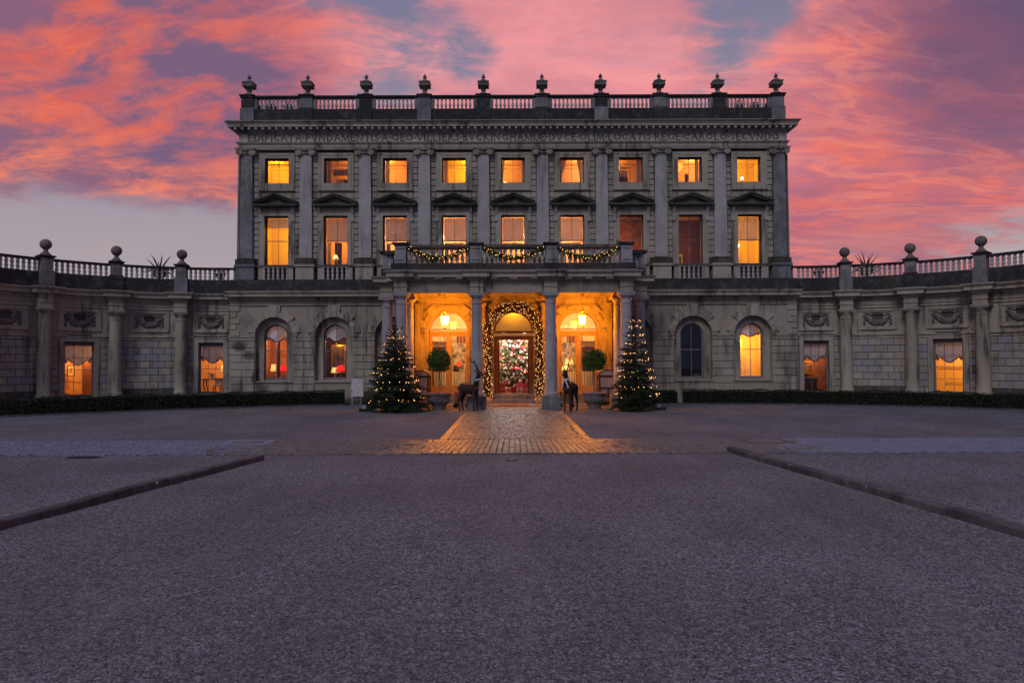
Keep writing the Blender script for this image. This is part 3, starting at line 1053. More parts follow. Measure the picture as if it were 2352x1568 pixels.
# roof balustrade
PX = [PIL[i] for i in range(10)]
for i, x in enumerate(PX):
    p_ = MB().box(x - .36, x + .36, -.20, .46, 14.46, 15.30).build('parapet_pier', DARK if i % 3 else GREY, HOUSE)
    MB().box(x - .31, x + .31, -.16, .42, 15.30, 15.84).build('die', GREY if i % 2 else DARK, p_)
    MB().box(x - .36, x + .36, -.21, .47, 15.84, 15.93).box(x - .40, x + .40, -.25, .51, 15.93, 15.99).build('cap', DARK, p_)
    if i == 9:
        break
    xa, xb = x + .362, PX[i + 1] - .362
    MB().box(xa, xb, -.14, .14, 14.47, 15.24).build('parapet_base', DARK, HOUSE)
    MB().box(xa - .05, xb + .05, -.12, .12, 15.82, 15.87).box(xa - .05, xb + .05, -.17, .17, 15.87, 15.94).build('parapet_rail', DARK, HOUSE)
    for (a, b_) in ((xa - .05, xa + .16), (xb - .16, xb + .05)):
        MB().box(a, b_, -.09, .09, 15.24, 15.82).build('half_die', GREY, HOUSE)
    for k in range(9):
        put(bal_me, 'roof_baluster', BALUS, HOUSE, ((xa + xb) / 2 + (k - 4) * .211, 0, 15.242), sc=(1.0, 1.0, 1.135))
for s in (-1, 1):
    MB().box(min(s * 14.1, s * 13.6), max(s * 14.1, s * 13.6), .5, 15.6, 14.46, 15.3).build('side_parapet', DARK, HOUSE)
    MB().box(min(s * 14.1, s * 13.6), max(s * 14.1, s * 13.6), .5, 15.6, 15.8, 15.93).build('side_rail', DARK, HOUSE)
    for k in range(18):
        put(bal_me, 'side_baluster', BALUS, HOUSE, (s * 13.85, .75 + k * .22, 15.295))

# urns on the parapet
ub = MB().lathe([(.17, .0), (.28, 0), (.28, .07), (.25, .10), (.17, .15), (.10, .20), (.085, .26), (.13, .28), (.13, .31), (.09, .32), (.13, .35), (.20, .42), (.22, .52)], n=18).mesh('foot_and_bowl', True)
band = MB().box(-.27, .27, -.27, .27, .48, .70).box(-.295, .295, -.295, .295, .665, .71).box(-.285, .285, -.285, .285, .475, .50)
for f_ in range(4):
    a = f_ * math.pi / 2
    for k in (-1, 0, 1):
        for e in range(8):
            q = e * math.pi / 4
            u, z = k * .165 + .055 * math.cos(q), .60 + .055 * math.sin(q)
            band.ball((u * math.cos(a) + .275 * math.sin(a), u * math.sin(a) - .275 * math.cos(a), z), .016, 5, 3)
band = band.mesh('carved_band')
ul = MB().lathe([(.23, .70), (.24, .72), (.21, .78), (.13, .85), (.075, .89), (.05, .93)], n=18).mesh('lid', True)
uf = MB().lathe([(.03, .92), (.05, .93), (.105, .98), (.095, 1.04), (.045, 1.12), (.008, 1.18)], n=12).mesh('finial', True)
URN = stone('urn_stone', (0.22, 0.20, 0.165), (0.12, 0.11, 0.095), big=3, streak=0.5, moss=(0.09, 0.09, 0.05))
ordn = ['leftmost', 'second from left', 'third from left', 'fourth from left', 'fifth from left', 'fifth from right', 'fourth from right', 'third from right', 'second from right', 'rightmost']
for i, x in enumerate(PX):
    u = thing('stone_urn', f'lidded stone urn with square carved band on the roof parapet, {ordn[i]} of ten', 'urn', (x, .13, 15.99), 0, 'urns along the roof parapet')
    for nm, me in (('foot_and_bowl', ub), ('carved_band', band), ('lid', ul), ('finial', uf)):
        put(me, nm, URN, u)

# upper windows --------------------------------------------------------------


def sash(parent, name, cx, z0, z1, hw, yg, cols, rows, meet=None, xf=None, mat=None, bar=.02, fr=.05, pane=GLASS):
    """window with frame bars and separate panes; rows = list of z for glazing bars"""
    f = MB(xf)
    f.box(cx - hw, cx - hw + fr, yg - .04, yg + .05, z0, z1)
    f.box(cx + hw - fr, cx + hw, yg - .04, yg + .05, z0, z1)
    f.box(cx - hw + fr, cx + hw - fr, yg - .04, yg + .05, z0, z0 + fr * 1.35)
    f.box(cx - hw + fr, cx + hw - fr, yg - .04, yg + .05, z1 - fr, z1)
    wnd = f.build(name, mat or WOODP, parent)
    xs = [cx - hw + fr + (2 * hw - 2 * fr) * k / cols for k in range(cols + 1)]
    zs = [z0 + fr * 1.35] + list(rows) + [z1 - fr]
    b = MB(xf)
    for x in xs[1:-1]:
        b.box(x - bar / 2, x + bar / 2, yg - .02, yg + .02, zs[0], zs[-1])
    for z in zs[1:-1]:
        e = bar * (1.6 if meet and abs(z - meet) < .01 else 1)
        b.box(xs[0], xs[-1], yg - .026, yg + .026, z - e / 2, z + e / 2)
    if b.v:
        b.build('glazing_bars', mat or WOODP, wnd)
    for a in range(cols):
        for c in range(len(zs) - 1):
            MB(xf).box(xs[a] + bar / 2, xs[a + 1] - bar / 2, yg - .004, yg + .004, zs[c] + bar / 2, zs[c + 1] - bar / 2).build('pane', pane, wnd)
    return wnd


def room(parent, cx, z0, z1, yg, mat, hw=1.35, depth=2.8, xf=None, ceil=None, low=.7, high=.45):
    b = MB(xf)
    x0, x1, y0, y1, za, zb = cx - hw, cx + hw, yg + .13, yg + depth, z0 - low, z1 + high
    b.add([(x0, y0, za), (x1, y0, za), (x1, y1, za), (x0, y1, za), (x0, y0, zb), (x1, y0, zb), (x1, y1, zb), (x0, y1, zb)],
          [(3, 2, 6, 7), (0, 3, 7, 4), (2, 1, 5, 6), (0, 1, 2, 3)] + ([] if ceil else [(4, 7, 6, 5)]))
    o = b.build('room_walls', mat, parent, fix=False)
    if ceil:
        c = MB(xf)
        c.add([(x0, y0, zb), (x1, y0, zb), (x1, y1, zb), (x0, y1, zb)], [(0, 1, 2, 3)])
        c.build('room_ceiling', ceil, parent, fix=False)
    # ceiling cornice
    k = MB(xf)
    k.box(x0, x1, y1 - .1, y1 - .001, zb - .16, zb - .02)
    k.build('room_cornice', mat, parent)
    return o


def drape(parent, name, x0, x1, z0, z1, y, mat, folds=5, amp=.03, tie=0.0, side=1, xf=None):
    b = MB(xf)
    n, m = folds * 6, 10
    pts, fc = [], []
    for j in range(m + 1):
        v = j / m
        z = z1 + (z0 - z1) * v
        sq = 1 - tie * math.sin(min(1, v * 1.25) * math.pi / 2) ** 2
        for i in range(n + 1):
            u = i / n
            x = x0 + (x1 - x0) * u * sq if side > 0 else x1 - (x1 - x0) * (1 - u) * sq
            pts.append((x, y + amp * math.sin(u * folds * 2 * math.pi), z))
    for j in range(m):
        for i in range(n):
            q = j * (n + 1) + i
            fc.append((q, q + 1, q + n + 2, q + n + 1))
    b.add(pts, fc)
    return b.build(name, mat, parent, 'all')


def swag(parent, x0, x1, zt, zb, y, xf=None, arch=None):
    """festooned blind: gathered cloth with a scalloped hem and a dark fringe"""
    b = MB(xf)
    n, m = 36, 16
    hem = lambda u: zb + (zt - zb) * (.46 * (2 * abs(u - .5)) ** 1.5 - (.30 * (1 - abs(abs(u - .5) - .44) / .08) if abs(abs(u - .5) - .44) < .08 else 0))
    top = lambda u: zt if not arch else arch[1] + math.sqrt(max(0, arch[0] ** 2 - ((u - .5) * (x1 - x0)) ** 2))
    pts, fc = [], []
    for j in range(m + 1):
        v = j / m
        for i in range(n + 1):
            u = i / n
            z = top(u) + (hem(u) - top(u)) * v
            dpt = .02 * math.sin(u * 30) + v ** 2 * .06 * math.sin(v * 22 + (2 * abs(u - .5)) ** 2 * 5)
            pts.append((x0 + (x1 - x0) * u, y - dpt * .7, z))
    for j in range(m):
        for i in range(n):
            q = j * (n + 1) + i
            fc.append((q, q + 1, q + n + 2, q + n + 1))
    b.add(pts, fc)
    o = b.build('festoon_blind', SWAG, parent, 'all')
    t_ = MB(xf)
    t_.tube([(x0 + (x1 - x0) * i / n, y - .03, hem(i / n) - .01) for i in range(n + 1)], .028, 5)
    t_.build('fringe', TRIM, parent)
    return o


def table_lamp(loc, label, shade=None, h=.55, r=.17, power=6.0, rt=.6, group='lamps standing in the lit windows'):
    sm = shade or SHADE_Y
    t = thing('table_lamp', label, 'lamp', loc, 0, group)
    MB().lathe([(.09, 0), (.09, .02), (.03, .04), (.06, .12), (.07, .18), (.03, .26), (.015, .30), (.015, h * .75)], n=12).build('stand', BRASS, t, True)
    s = MB()
    n = 18
    pr = [(r, h * .55), (r * rt, h)]
    pts = [(rr * math.cos(2 * math.pi * k / n), rr * math.sin(2 * math.pi * k / n), z) for rr, z in pr for k in range(n)]
    s.add(pts, [(k, (k + 1) % n, n + (k + 1) % n, n + k) for k in range(n)])
    s.build('shade', sm, t, 'all')
    MB().ball((0, 0, h * .74), .04, 8, 6).build('bulb', glow('shade_bulb', (1, .7, .35), 60.0) if 'shade_bulb' not in MATS else MATS['shade_bulb'], t, 'all')
    return t


def framed(parent_label, loc, w_, h_, art, rz=0.0, frame=None, mount=None):
    t = thing('framed_picture', parent_label, 'picture', loc, rz, 'pictures on the room walls')
    fm = frame or BLACK
    e = .035 if not frame else .07
    b = MB().box(-w_ / 2, w_ / 2, -.04, 0, h_ / 2 - e, h_ / 2).box(-w_ / 2, w_ / 2, -.04, 0, -h_ / 2, -h_ / 2 + e)
    b.box(-w_ / 2, -w_ / 2 + e, -.04, 0, -h_ / 2 + e, h_ / 2 - e).box(w_ / 2 - e, w_ / 2, -.04, 0, -h_ / 2 + e, h_ / 2 - e)
    b.build('frame', fm, t)
    if mount:
        MB().box(-w_ / 2 + e, w_ / 2 - e, -.015, 0, -h_ / 2 + e, h_ / 2 - e).build('mount', mount, t)
        MB().box(-w_ * .22, w_ * .22, -.02, -.012, -h_ * .25, h_ * .25).build('print', art, t)
    else:
        MB().box(-w_ / 2 + e, w_ / 2 - e, -.015, 0, -h_ / 2 + e, h_ / 2 - e).build('canvas', art, t)
    return t


YG = .26
for i, cx in enumerate(WIN):
    # top floor
    z0, z1 = 11.384, 12.69
    sr = MB()
    e0, e1 = .62, .92
    sr.box(cx - e1, cx - e0, -.09, .02, z0 - .33, z1 + .27)
    sr.box(cx + e0, cx + e1, -.09, .02, z0 - .33, z1 + .27)
    sr.box(cx - e0, cx + e0, -.09, .02, z1, z1 + .27)
    sr.box(cx - e0, cx + e0, -.09, .02, z0 - .33, z0)
    wnd = sash(HOUSE, 'top_window', cx, z0, z1, .62, YG, 2, [] if i else [z1 - .24])
    sr.build('surround', STONE, wnd)
    sm = MB()
    for s in (-1, 1):        # raised fillets with ears
        sm.box(cx + s * .80 - .015 - .012, cx + s * .80 + .015, -.115, -.088, z0 - .2, z1 + .05)
        sm.box(cx + s * .68 - .13, cx + s * .68 + .13, -.115, -.088, z1 + .18, z1 + .215)
        sm.box(cx + s * .77 - .13, cx + s * .77 + .13, -.13, -.088, z0 - .335, z0 - .28)
    sm.box(cx - .55, cx + .55, -.115, -.088, z1 + .12, z1 + .15)
    sm.box(cx - .94, cx + .94, -.14, -.088, z0 - .40, z0 - .336)
    sm.build('surround_mould', STONE, wnd)
    spec = [(CREAMY, YELLOW, 48), (PEACH, ORANGE, 34), (PEACH, ORANGE, 46), (CREAMY, YELLOW, 70), (PEACH, ORANGE, 52), (PEACH, (1.0, .5, .16), 40), (PEACH, ORANGE, 30), (PEACH, (1.0, .46, .10), 44), (CREAMY, YELLOW, 74)][i]
    room(wnd, cx, z0, z1, YG, spec[0], xf=None)
    lamp('room_light', (cx + (.75 if i % 2 else -.75), YG + 1.7, z1 + .02), spec[2] * 1.5, spec[1], .16)
    if i in (1, 2, 3):
        drape(wnd, 'curtain', cx - .56, cx - .36, z0, z1, YG + .16, CURT, 3)
    if i in (6, 7):
        drape(wnd, 'curtain', cx + .38, cx + .56, z0, z1, YG + .16, CURT, 3)
    if i == 4:
        drape(wnd, 'curtain', cx - .57, cx - .43, z0, z1, YG + .16, CURT, 2, tie=.6)
        drape(wnd, 'curtain', cx + .48, cx + .57, z0, z1, YG + .16, CURT, 2)
        table_lamp((cx - .43, YG + .55, z0 - .18), 'small cream lamp in the middle window of the top floor', r=.13, h=.46)
    if i == 5:
        drape(wnd, 'curtain', cx - .57, cx - .28, z0, z1, YG + .16, CURT, 4, tie=.8, side=1)
        drape(wnd, 'curtain', cx + .30, cx + .57, z0, z1, YG + .16, CURT, 4, tie=.55, side=-1)
    if i == 1:
        v = MB()
        for k in range(7):
            v.lathe([(.10, 0), (.10, .28), (.07, .33)], (cx - .38 + k * .17, YG + 1.0, z1 - .55), 8)
        v.build('bed_valance', CURT, wnd, True)
        MB().box(cx + .12, cx + .7, YG + .9, YG + 1.0, z0 - .2, z0 + .52).build('headboard', plain('buttoned_grey', (.16, .15, .14), .8), wnd)
        MB().box(cx - .45, cx - .05, YG + 1.6, YG + 1.66, z0 - .6, z0 + .72).build('room_door', CREAM, wnd)
    if i == 6:
        v = MB()
        for k in range(8):
            v.box(cx - .62 + k * .075, cx - .56 + k * .075, YG + .7, YG + .74, z1 - .68 - .02 * k, z1 - .30 - .02 * k)
        v.box(cx - .66, cx + .02, YG + .68, YG + .8, z1 - .30, z1 - .24)
        v.build('bed_canopy', CURT, wnd)
        drape(wnd, 'bed_curtain', cx - .6, cx + .02, z0 - .2, z1 - .68, YG + .8, plain('rust_cloth', (.30, .12, .06), .9), 5)
    if i == 7:
        v = MB().hexa([(cx - .9, YG + 1.2, z0 + .35), (cx + .25, YG + 2.2, z1 + .1), (cx + .25, YG + 2.25, z1 + .1), (cx - .9, YG + 1.25, z0 + .35), (cx - .9, YG + 1.2, z1 + .4), (cx + .25, YG + 2.2, z1 + .4), (cx + .25, YG + 2.25, z1 + .4), (cx - .9, YG + 1.25, z1 + .4)])
        v.build('sloped_ceiling', PEACH, wnd)
        framed('tall gilt framed mirror in a lit top floor window, second from the right', (cx + .17, YG + 1.1, z0 + .42), .22, .75, LAND, .3, GILT)
    if i == 8:
        t_ = thing('wall_light', 'round glowing wall light in the rightmost window of the top floor', 'wall light', (cx + .28, YG + 1.6, z1 - .62))
        MB().ball((0, 0, 0), .075, 12, 8).build('globe', FLAME, t_, 'all')
        MB().lathe([(.02, -.2), (.02, -.08), (.05, -.07)], n=8).build('bracket', BRASS, t_)
    if i == 0:
        MB().tube([(cx + .1, YG + 1.5, z1 - .62), (cx + .34, YG + 1.2, z1 - .42), (cx + .34, YG + 1.2, z1 - .5)], .014, 6).lathe([(.11, -.53), (.02, -.48)], (cx + .34, YG + 1.2, z1), 10).build('shower_head', BRASS, wnd)
    # first floor
    z0, z1 = 7.126, 9.69
    wnd = sash(HOUSE, 'first_floor_window', cx, z0, z1, .62, YG, 2, [8.425], 8.425)
    sr = MB()
    sr.box(cx - .80, cx - .62, -.10, .02, z0, z1 + .18)
    sr.box(cx + .62, cx + .80, -.10, .02, z0, z1 + .18)
    sr.box(cx - .62, cx + .62, -.10, .02, z1, z1 + .18)
    sr.box(cx - .92, cx - .80, -.05, .02, z0, z1 + .18)
    sr.box(cx + .80, cx + .92, -.05, .02, z0, z1 + .18)
    sr.box(cx - .80, cx + .80, -.13, .02, z1 + .18, z1 + .21)
    sr.box(cx - .78, cx + .78, -.07, .02, z1 + .21, 10.10)
    sr.build('surround', STONE, wnd)
    for s in (-1, 1):
        xk = cx + s * .86
        c_ = MB().prof([(0, 9.34), (-.08, 9.34), (-.13, 9.40), (-.12, 9.50), (-.08, 9.55), (-.11, 9.75), (-.20, 9.95), (-.24, 10.08), (-.20, 10.11), (0, 10.11)], xk - .075, xk + .075)
        c_.lathe([(.05, -.08), (.05, .08)], (0, 0, 0), 8) if False else None
        c_.build('console', PALE, wnd)
    pd = MB()
    pd.box(cx - 1.06, cx + 1.06, -.36, 0, 10.11, 10.17)
    pd.box(cx - 1.12, cx + 1.12, -.42, 0, 10.17, 10.235)
    for s in (-1, 1):
        for (o0, o1, pj) in ((.0, .10, .36), (.10, .18, .44)):
            xa, za, xb, zb = cx + s * 1.14, 10.235 + o0, cx, 10.64 + o0
            q = [(xa, za), (xb, zb), (xb, zb + o1 - o0), (xa, za + (o1 - o0) * .9)]
            pd.hexa([(x, -pj, z) for x, z in q] + [(x, -.01, z) for x, z in q])
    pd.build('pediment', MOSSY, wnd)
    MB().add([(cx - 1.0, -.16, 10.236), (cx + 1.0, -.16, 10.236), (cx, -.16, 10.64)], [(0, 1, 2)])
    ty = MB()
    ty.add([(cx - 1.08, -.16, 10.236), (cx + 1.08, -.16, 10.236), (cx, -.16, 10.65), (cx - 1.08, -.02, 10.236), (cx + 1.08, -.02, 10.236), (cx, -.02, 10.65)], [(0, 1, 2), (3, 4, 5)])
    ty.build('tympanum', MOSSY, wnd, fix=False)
    spec = [(CREAMY, YELLOW, 105), (PEACH, ORANGE, 60), (PEACH, (1.0, .52, .2), 105), (PEACH, (1.0, .52, .2), 140), (PEACH, (1.0, .52, .2), 140), (PEACH, (1.0, .52, .2), 140), (PANEL, ORANGE, 60), (PLUM, ORANGE, 26), (CREAMY, YELLOW, 75)][i]
    room(wnd, cx, z0, z1, YG, spec[0], ceil=(LAND if i == 6 else PEACH) if i in (6, 7) else None, high=.3)
    lamp('room_light', (cx + (.55 if i in (0, 4) else -.5), YG + 1.5, 8.1 if i in (7, 6) else 8.9), spec[2] * 1.5, spec[1], .16)
    if i in (1, 2, 3, 4, 5, 8):
        MB().box(cx - .55, cx + .55, YG + .085, YG + .092, 8.40 if i != 8 else 8.39, z1 - .06).build('roller_blind', BLIND, wnd)
    if i == 0:
        MB().box(cx - .55, cx + .55, YG + .085, YG + .092, 9.14, z1 - .06).build('roller_blind', BLIND, wnd)
        t_ = thing('chandelier', 'small shaded chandelier in the leftmost lit window of the first floor', 'chandelier', (cx + .40, YG + .9, 8.62))
        for k in range(3):
            a = k * 2.1
            MB().lathe([(.075, 0), (.05, .13)], (.12 * math.cos(a), .12 * math.sin(a), .05), 10).build('shade', FLAME, t_)
            MB().tube([(0, 0, -.05), (.08 * math.cos(a), .08 * math.sin(a), -.08), (.12 * math.cos(a), .12 * math.sin(a), .05)], .012, 5).build('arm', BRASS, t_)
        MB().lathe([(.02, -.08), (.03, 0), (.012, .1), (.012, 1.2)], n=8).build('stem', BRASS, t_)
    if i == 1:
        drape(wnd, 'curtain', cx - .55, cx - .36, z0, 8.4, YG + .16, CURT, 3)
        drape(wnd, 'brown_curtain', cx - .36, cx + .02, z0, 8.5, YG + .9, plain('brown_cloth', (.16, .07, .05), .9), 5)
        table_lamp((cx - .22, YG + .55, z0 + .12), 'cream lamp in the first floor window second from the left', r=.15, h=.55)
        MB().box(cx + .1, cx + .7, YG + .8, YG + .9, z0 - .2, z0 + .24).build('headboard', CREAM, wnd)
    if i == 7:
        framed('pale framed picture on the plum wall of the dark first floor room', (cx + .05, YG + 2.7, z0 + .55), .55, .8, LAND, 0, CREAM)
    if i == 8:
        t_ = thing('globe_lamp', 'white glowing globe lamp in the rightmost first floor window', 'lamp', (cx - .42, YG + .5, 8.2))
        MB().ball((0, 0, 0), (.14, .1, .12), 12, 8).build('globe', FLAME, t_, 'all')
        MB().lathe([(.012, .1), (.012, 1.3)], n=6).build('stem', BRASS, t_)
        MB().box(cx + .12, cx + .34, YG + 1.9, YG + 1.97, z0 + .1, z0 + 1.0).box(cx - .5, cx + .05, YG + 2.2, YG + 2.27, z0 - .4, z0 + 1.0).build('wall_panelling', CREAM, wnd)
    if i in (2, 3, 4, 5):
        MB().box(cx - .54, cx - .34, YG + .3, YG + .36, z0, 8.36).box(cx - .34, cx + .5, YG + .3, YG + .36, 8.29, 8.36).build('shutter_case', CREAM, wnd)
# ground floor wall -----------------------------------------------------------
YW = -.30
edges = [-14.5, -10.71, -7.65, -4.72, -1.665, 1.665, 4.72, 7.65, 10.71, 14.5]
cents = [-12.24, -9.18, -6.12, -3.33, 0, 3.33, 6.12, 9.18, 12.24]
gw = MB()
for i, cx in enumerate(cents):
    if i in (3, 4, 5):
        gw.arch_panel(edges[i], edges[i + 1], cx, .99, 3.66, .0, .0, 5.08, YW)
        gw.reveal(cx, .99, 3.66, .0, YW, .1, False)
    else:
        gw.arch_panel(edges[i], edges[i + 1], cx, .96, 3.48, 1.18, .0, 5.08, YW)
for s in (-1, 1):
    gw.add([(s * 14.5, YW, 0), (s * 14.5, 3, 0), (s * 14.5, 3, 5.3), (s * 14.5, YW, 5.3)], [(0, 1, 2, 3)])
gw.build('ground_floor_wall', RENDER_ST, HOUSE, fix=False)
MB().box(-14.48, 14.48, -.02, .3, 5.05, 6.34).build('upper_backing', JOINT, HOUSE)

# rusticated piers and voussoirs
CR = .373


def pier_blocks(xa, xb, z0, z1, yf, single=False, xf=None, parent=HOUSE, name='rusticated_block', mat=STONE, c=.02, start=0, joints=None):
    z = z1
    r_ = start
    while z > z0 + .05:
        zb = max(z0, z - CR)
        if joints:
            wd, off = joints
            xs = [xa]
            q = xa + (wd if r_ % 2 == 0 else wd * off)
            while q < xb - .12:
                xs.append(q)
                q += wd
            xs.append(xb)
        else:
            xs = [xa, xb] if (single or r_ % 2) else [xa, (xa + xb) / 2, xb]
        for a, b_ in zip(xs[:-1], xs[1:]):
            MB(xf).blk(a + .008, b_ - .008, yf, yf + .06, zb + .011, z - .011, c).build(name, mat, parent, fix=False)
        z = zb
        r_ += 1


def arch_dress(cx, r, sp, yf, parent, ztop, ps=1.35):
    """voussoirs round one arch: proud blocks between shorter ones, and a triple keystone"""
    for (a0, a1, rb, pr) in ((118, 138, r + .46, .075), (42, 62, r + .46, .075), (156, 172, r + .40, .075), (8, 24, r + .40, .075),
                             (100, 117, r + .26, .05), (63, 80, r + .26, .05), (139, 155, r + .26, .05), (25, 41, r + .26, .05), (173, 180, r + .26, .05), (0, 7, r + .26, .05)):
        MB().wedge(cx, sp, r + .004, rb, a0, a1, yf - pr * ps, yf + .03).build('voussoir', STONE, parent, fix=False)
    z0 = sp + r - .01
    for (x0, x1, x2, x3, pr, zt) in ((-.12, .12, -.185, .185, .12, ztop), (-.23, -.125, -.33, -.19, .08, ztop), (.125, .23, .19, .33, .08, ztop)):
        MB().hexa([(cx + x0, yf - pr, z0), (cx + x1, yf - pr, z0), (cx + x1, yf + .02, z0), (cx + x0, yf + .02, z0),
                   (cx + x2, yf - pr, zt), (cx + x3, yf - pr, zt), (cx + x3, yf + .02, zt), (cx + x2, yf + .02, zt)]).build('keystone', STONE, parent)


for i, cx in enumerate(cents):
    if i in (3, 4, 5):
        continue
    arch_dress(cx, .96, 3.48, YW, HOUSE, 5.03)
    # wide recessed arch and window
    inn = MB()
    inn.reveal(cx, .96, 3.48, 1.18, YW, -.06)
    inn.ring(cx, .96, .60, 3.48, 1.18, -.06)
    inn.add([(cx - .6, -.06, 1.18), (cx + .6, -.06, 1.18), (cx + .6, -.06, 1.22), (cx - .6, -.06, 1.22)], [(0, 1, 2, 3)])
    inn.reveal(cx, .60, 3.48, 1.22, -.06, .16)
    inn.build('arched_recess', STONE, HOUSE, fix=False)
    sl = MB().box(cx - 1.0, cx + 1.0, YW - .07, YW + .3, 1.10, 1.185)
    sl.box(cx - .94, cx + .94, YW - .02, YW + .02, .99, 1.02)
    sl.build('window_sill', STONE, HOUSE)
    # sash
    yg = .10
    fr = MB().ring3(cx, .60, .53, 3.48, 1.22, yg - .04, yg + .05)
    fr.box(cx - .53, cx + .53, yg - .04, yg + .05, 1.22, 1.34)
    wnd = fr.build('arched_window', WOODP, HOUSE, fix=False)
    b = MB().box(cx - .013, cx + .013, yg - .02, yg + .02, 1.34, 4.0)
    b.box(cx - .53, cx + .53, yg - .028, yg + .028, 2.69, 2.735)
    b.build('glazing_bars', WOODP, wnd)
    for s in (-1, 1):
        MB().box(cx + (s - 1) * .265 + .014, cx + (s + 1) * .265 - .014, yg - .004, yg + .004, 1.34, 2.69).build('pane', GLASS, wnd)
        q = [(cx + s * .014, 2.735), (cx + s * .53, 2.735)] + [(cx + s * .53 * math.cos(a * math.pi / 16), 3.48 + .53 * math.sin(a * math.pi / 16)) for a in range(9)]
        q[-1] = (cx + s * .014, 4.01)
        n = len(q)
        pn = MB()
        pn.add([(x, yg - .004, z) for x, z in q] + [(x, yg + .004, z) for x, z in q], [tuple(range(n)), tuple(range(n, 2 * n))])
        pn.build('pane', GLASS, wnd, fix=False)
    if i in (2, 6, 7):
        room(wnd, cx, 1.2, 4.1, yg, VOID)
        if i == 7:
            MB().ball((cx + .4, yg + .5, 1.38), (.2, .1, .12), 10, 6).build('cushion', plain('blue_cushion', (.10, .18, .30), .8), wnd, 'all')
    else:
        room(wnd, cx, 1.2, 4.1, yg, {0: PANEL, 1: WOODD, 8: CREAMY}[i], hw=1.3)
        lamp('room_light', (cx + .5, yg + 1.4, 3.2), {0: 260, 1: 110, 8: 150}[i], ORANGE, .15)
        swag(wnd, cx - .53, cx + .53, 4.0, 3.18 if i < 2 else 3.38, yg + .10, None, (.54, 3.48))
    if i == 0:
        table_lamp((cx - .28, yg + .6, 1.18), 'tall cream shaded lamp in the ground floor arched window nearest the left corner', h=.85, r=.25, rt=.8)
        table_lamp((cx + .12, yg + .55, 1.26), 'red pleated lamp in the ground floor arched window nearest the left corner', SHADE_R, h=.72, r=.23, rt=.65)
        drape(wnd, 'curtain', cx - .1, cx + .06, 1.2, 3.4, yg + .35, plain('rust_curtain', (.32, .10, .04), .9), 3)
        framed('large pale tapestry panel seen in the leftmost arched window', (cx + .5, yg + 2.6, 2.35), .95, 1.9, TAPE, 0, GILT)
        t_ = thing('candle_sconce', 'two armed candle sconce glowing in the leftmost arched window', 'sconce', (cx + .16, yg + 1.8, 2.4))
        for s in (-1, 1):
            MB().tube([(0, 0, 0), (s * .09, -.05, -.08), (s * .13, -.08, .1)], .012, 5).build('arm', BRASS, t_)
            MB().lathe([(.05, .12), (.035, .24)], (s * .13, -.08, 0), 8).build('shade', FLAME, t_)
    if i == 1:
        table_lamp((cx - .22, yg + .6, 1.20), 'pale cream lamp beside a red one in the second arched window', h=.66, r=.20, rt=.7)
        table_lamp((cx + .12, yg + .5, 1.18), 'red pleated lamp in the second arched window from the left corner', SHADE_R, h=.80, r=.25, rt=.62)
        framed('gilt framed dark oil portrait in the second arched window', (cx - .25, yg + 1.5, 2.3), .75, 1.5, LAND, 0, GILT)
        lamp('picture_light', (cx - .25, yg + 1.15, 3.05), 9, ORANGE, .05)
    if i == 8:
        t_ = thing('globe_lamp', 'round white globe lamp hanging in the rightmost arched window', 'lamp', (cx - .43, yg + .6, 3.18))
        MB().ball((0, 0, 0), .11, 14, 10).build('globe', FLAME, t_, 'all')
        MB().lathe([(.012, .1), (.012, .8)], n=6).build('rod', BRASS, t_)
        pn = MB()
        for (a, b_, z0, z1) in ((-.5, .02, .6, 2.7), (.1, .22, .6, 3.3), (.30, .62, .6, 2.4)):
            pn.box(cx + a, cx + b_, yg + 1.9, yg + 1.96, z0, z1)
            pn.box(cx + a + .07, cx + b_ - .03, yg + 1.885, yg + 1.9, z0 + .1, z1 - .1)
        pn.build('panelled_doors', CREAM, wnd)
        MB().box(cx - .5, cx + .1, yg + 1.8, yg + 1.98, 2.72, 2.86).build('door_cornice', CREAM, wnd)
        MB().box(cx - .46, cx - .36, yg + 1.2, yg + 1.24, 1.9, 2.0).build('small_screen', glow('screen_blue', (.25, .45, 1), 1.2), wnd)

for (xa, xb, si) in ((-14.5, -13.22, 0), (-11.26, -10.16, 0), (-8.20, -7.10, 0), (-5.14, -4.36, 1), (4.36, 5.14, 1), (7.10, 8.20, 0), (10.16, 11.26, 0), (13.22, 14.5, 0)):
    pier_blocks(xa, xb, .62, 3.235, YW - .055, bool(si))
    im = MB().box(xa - .02, xb + .02, YW - .09, YW + .02, 3.245, 3.40).box(xa - .05, xb + .05, YW - .13, YW + .02, 3.40, 3.445)
    im.build('impost', STONE, HOUSE)
    MB().box(xa - .03, xb + .03, YW - .10, YW + .02, 0, .61).build('plinth', MOSSY, HOUSE)
for s in (-1, 1):
    for k in range(5):
        z1 = 5.02 - k * .315
        wq = .50 if k % 2 == 0 else .33
        xa, xb = (-14.5, -14.5 + wq) if s < 0 else (14.5 - wq, 14.5)
        MB().blk(xa, xb, YW - .05, YW + .02, z1 - .29, z1, .02).build('quoin', STONE, HOUSE, fix=False)

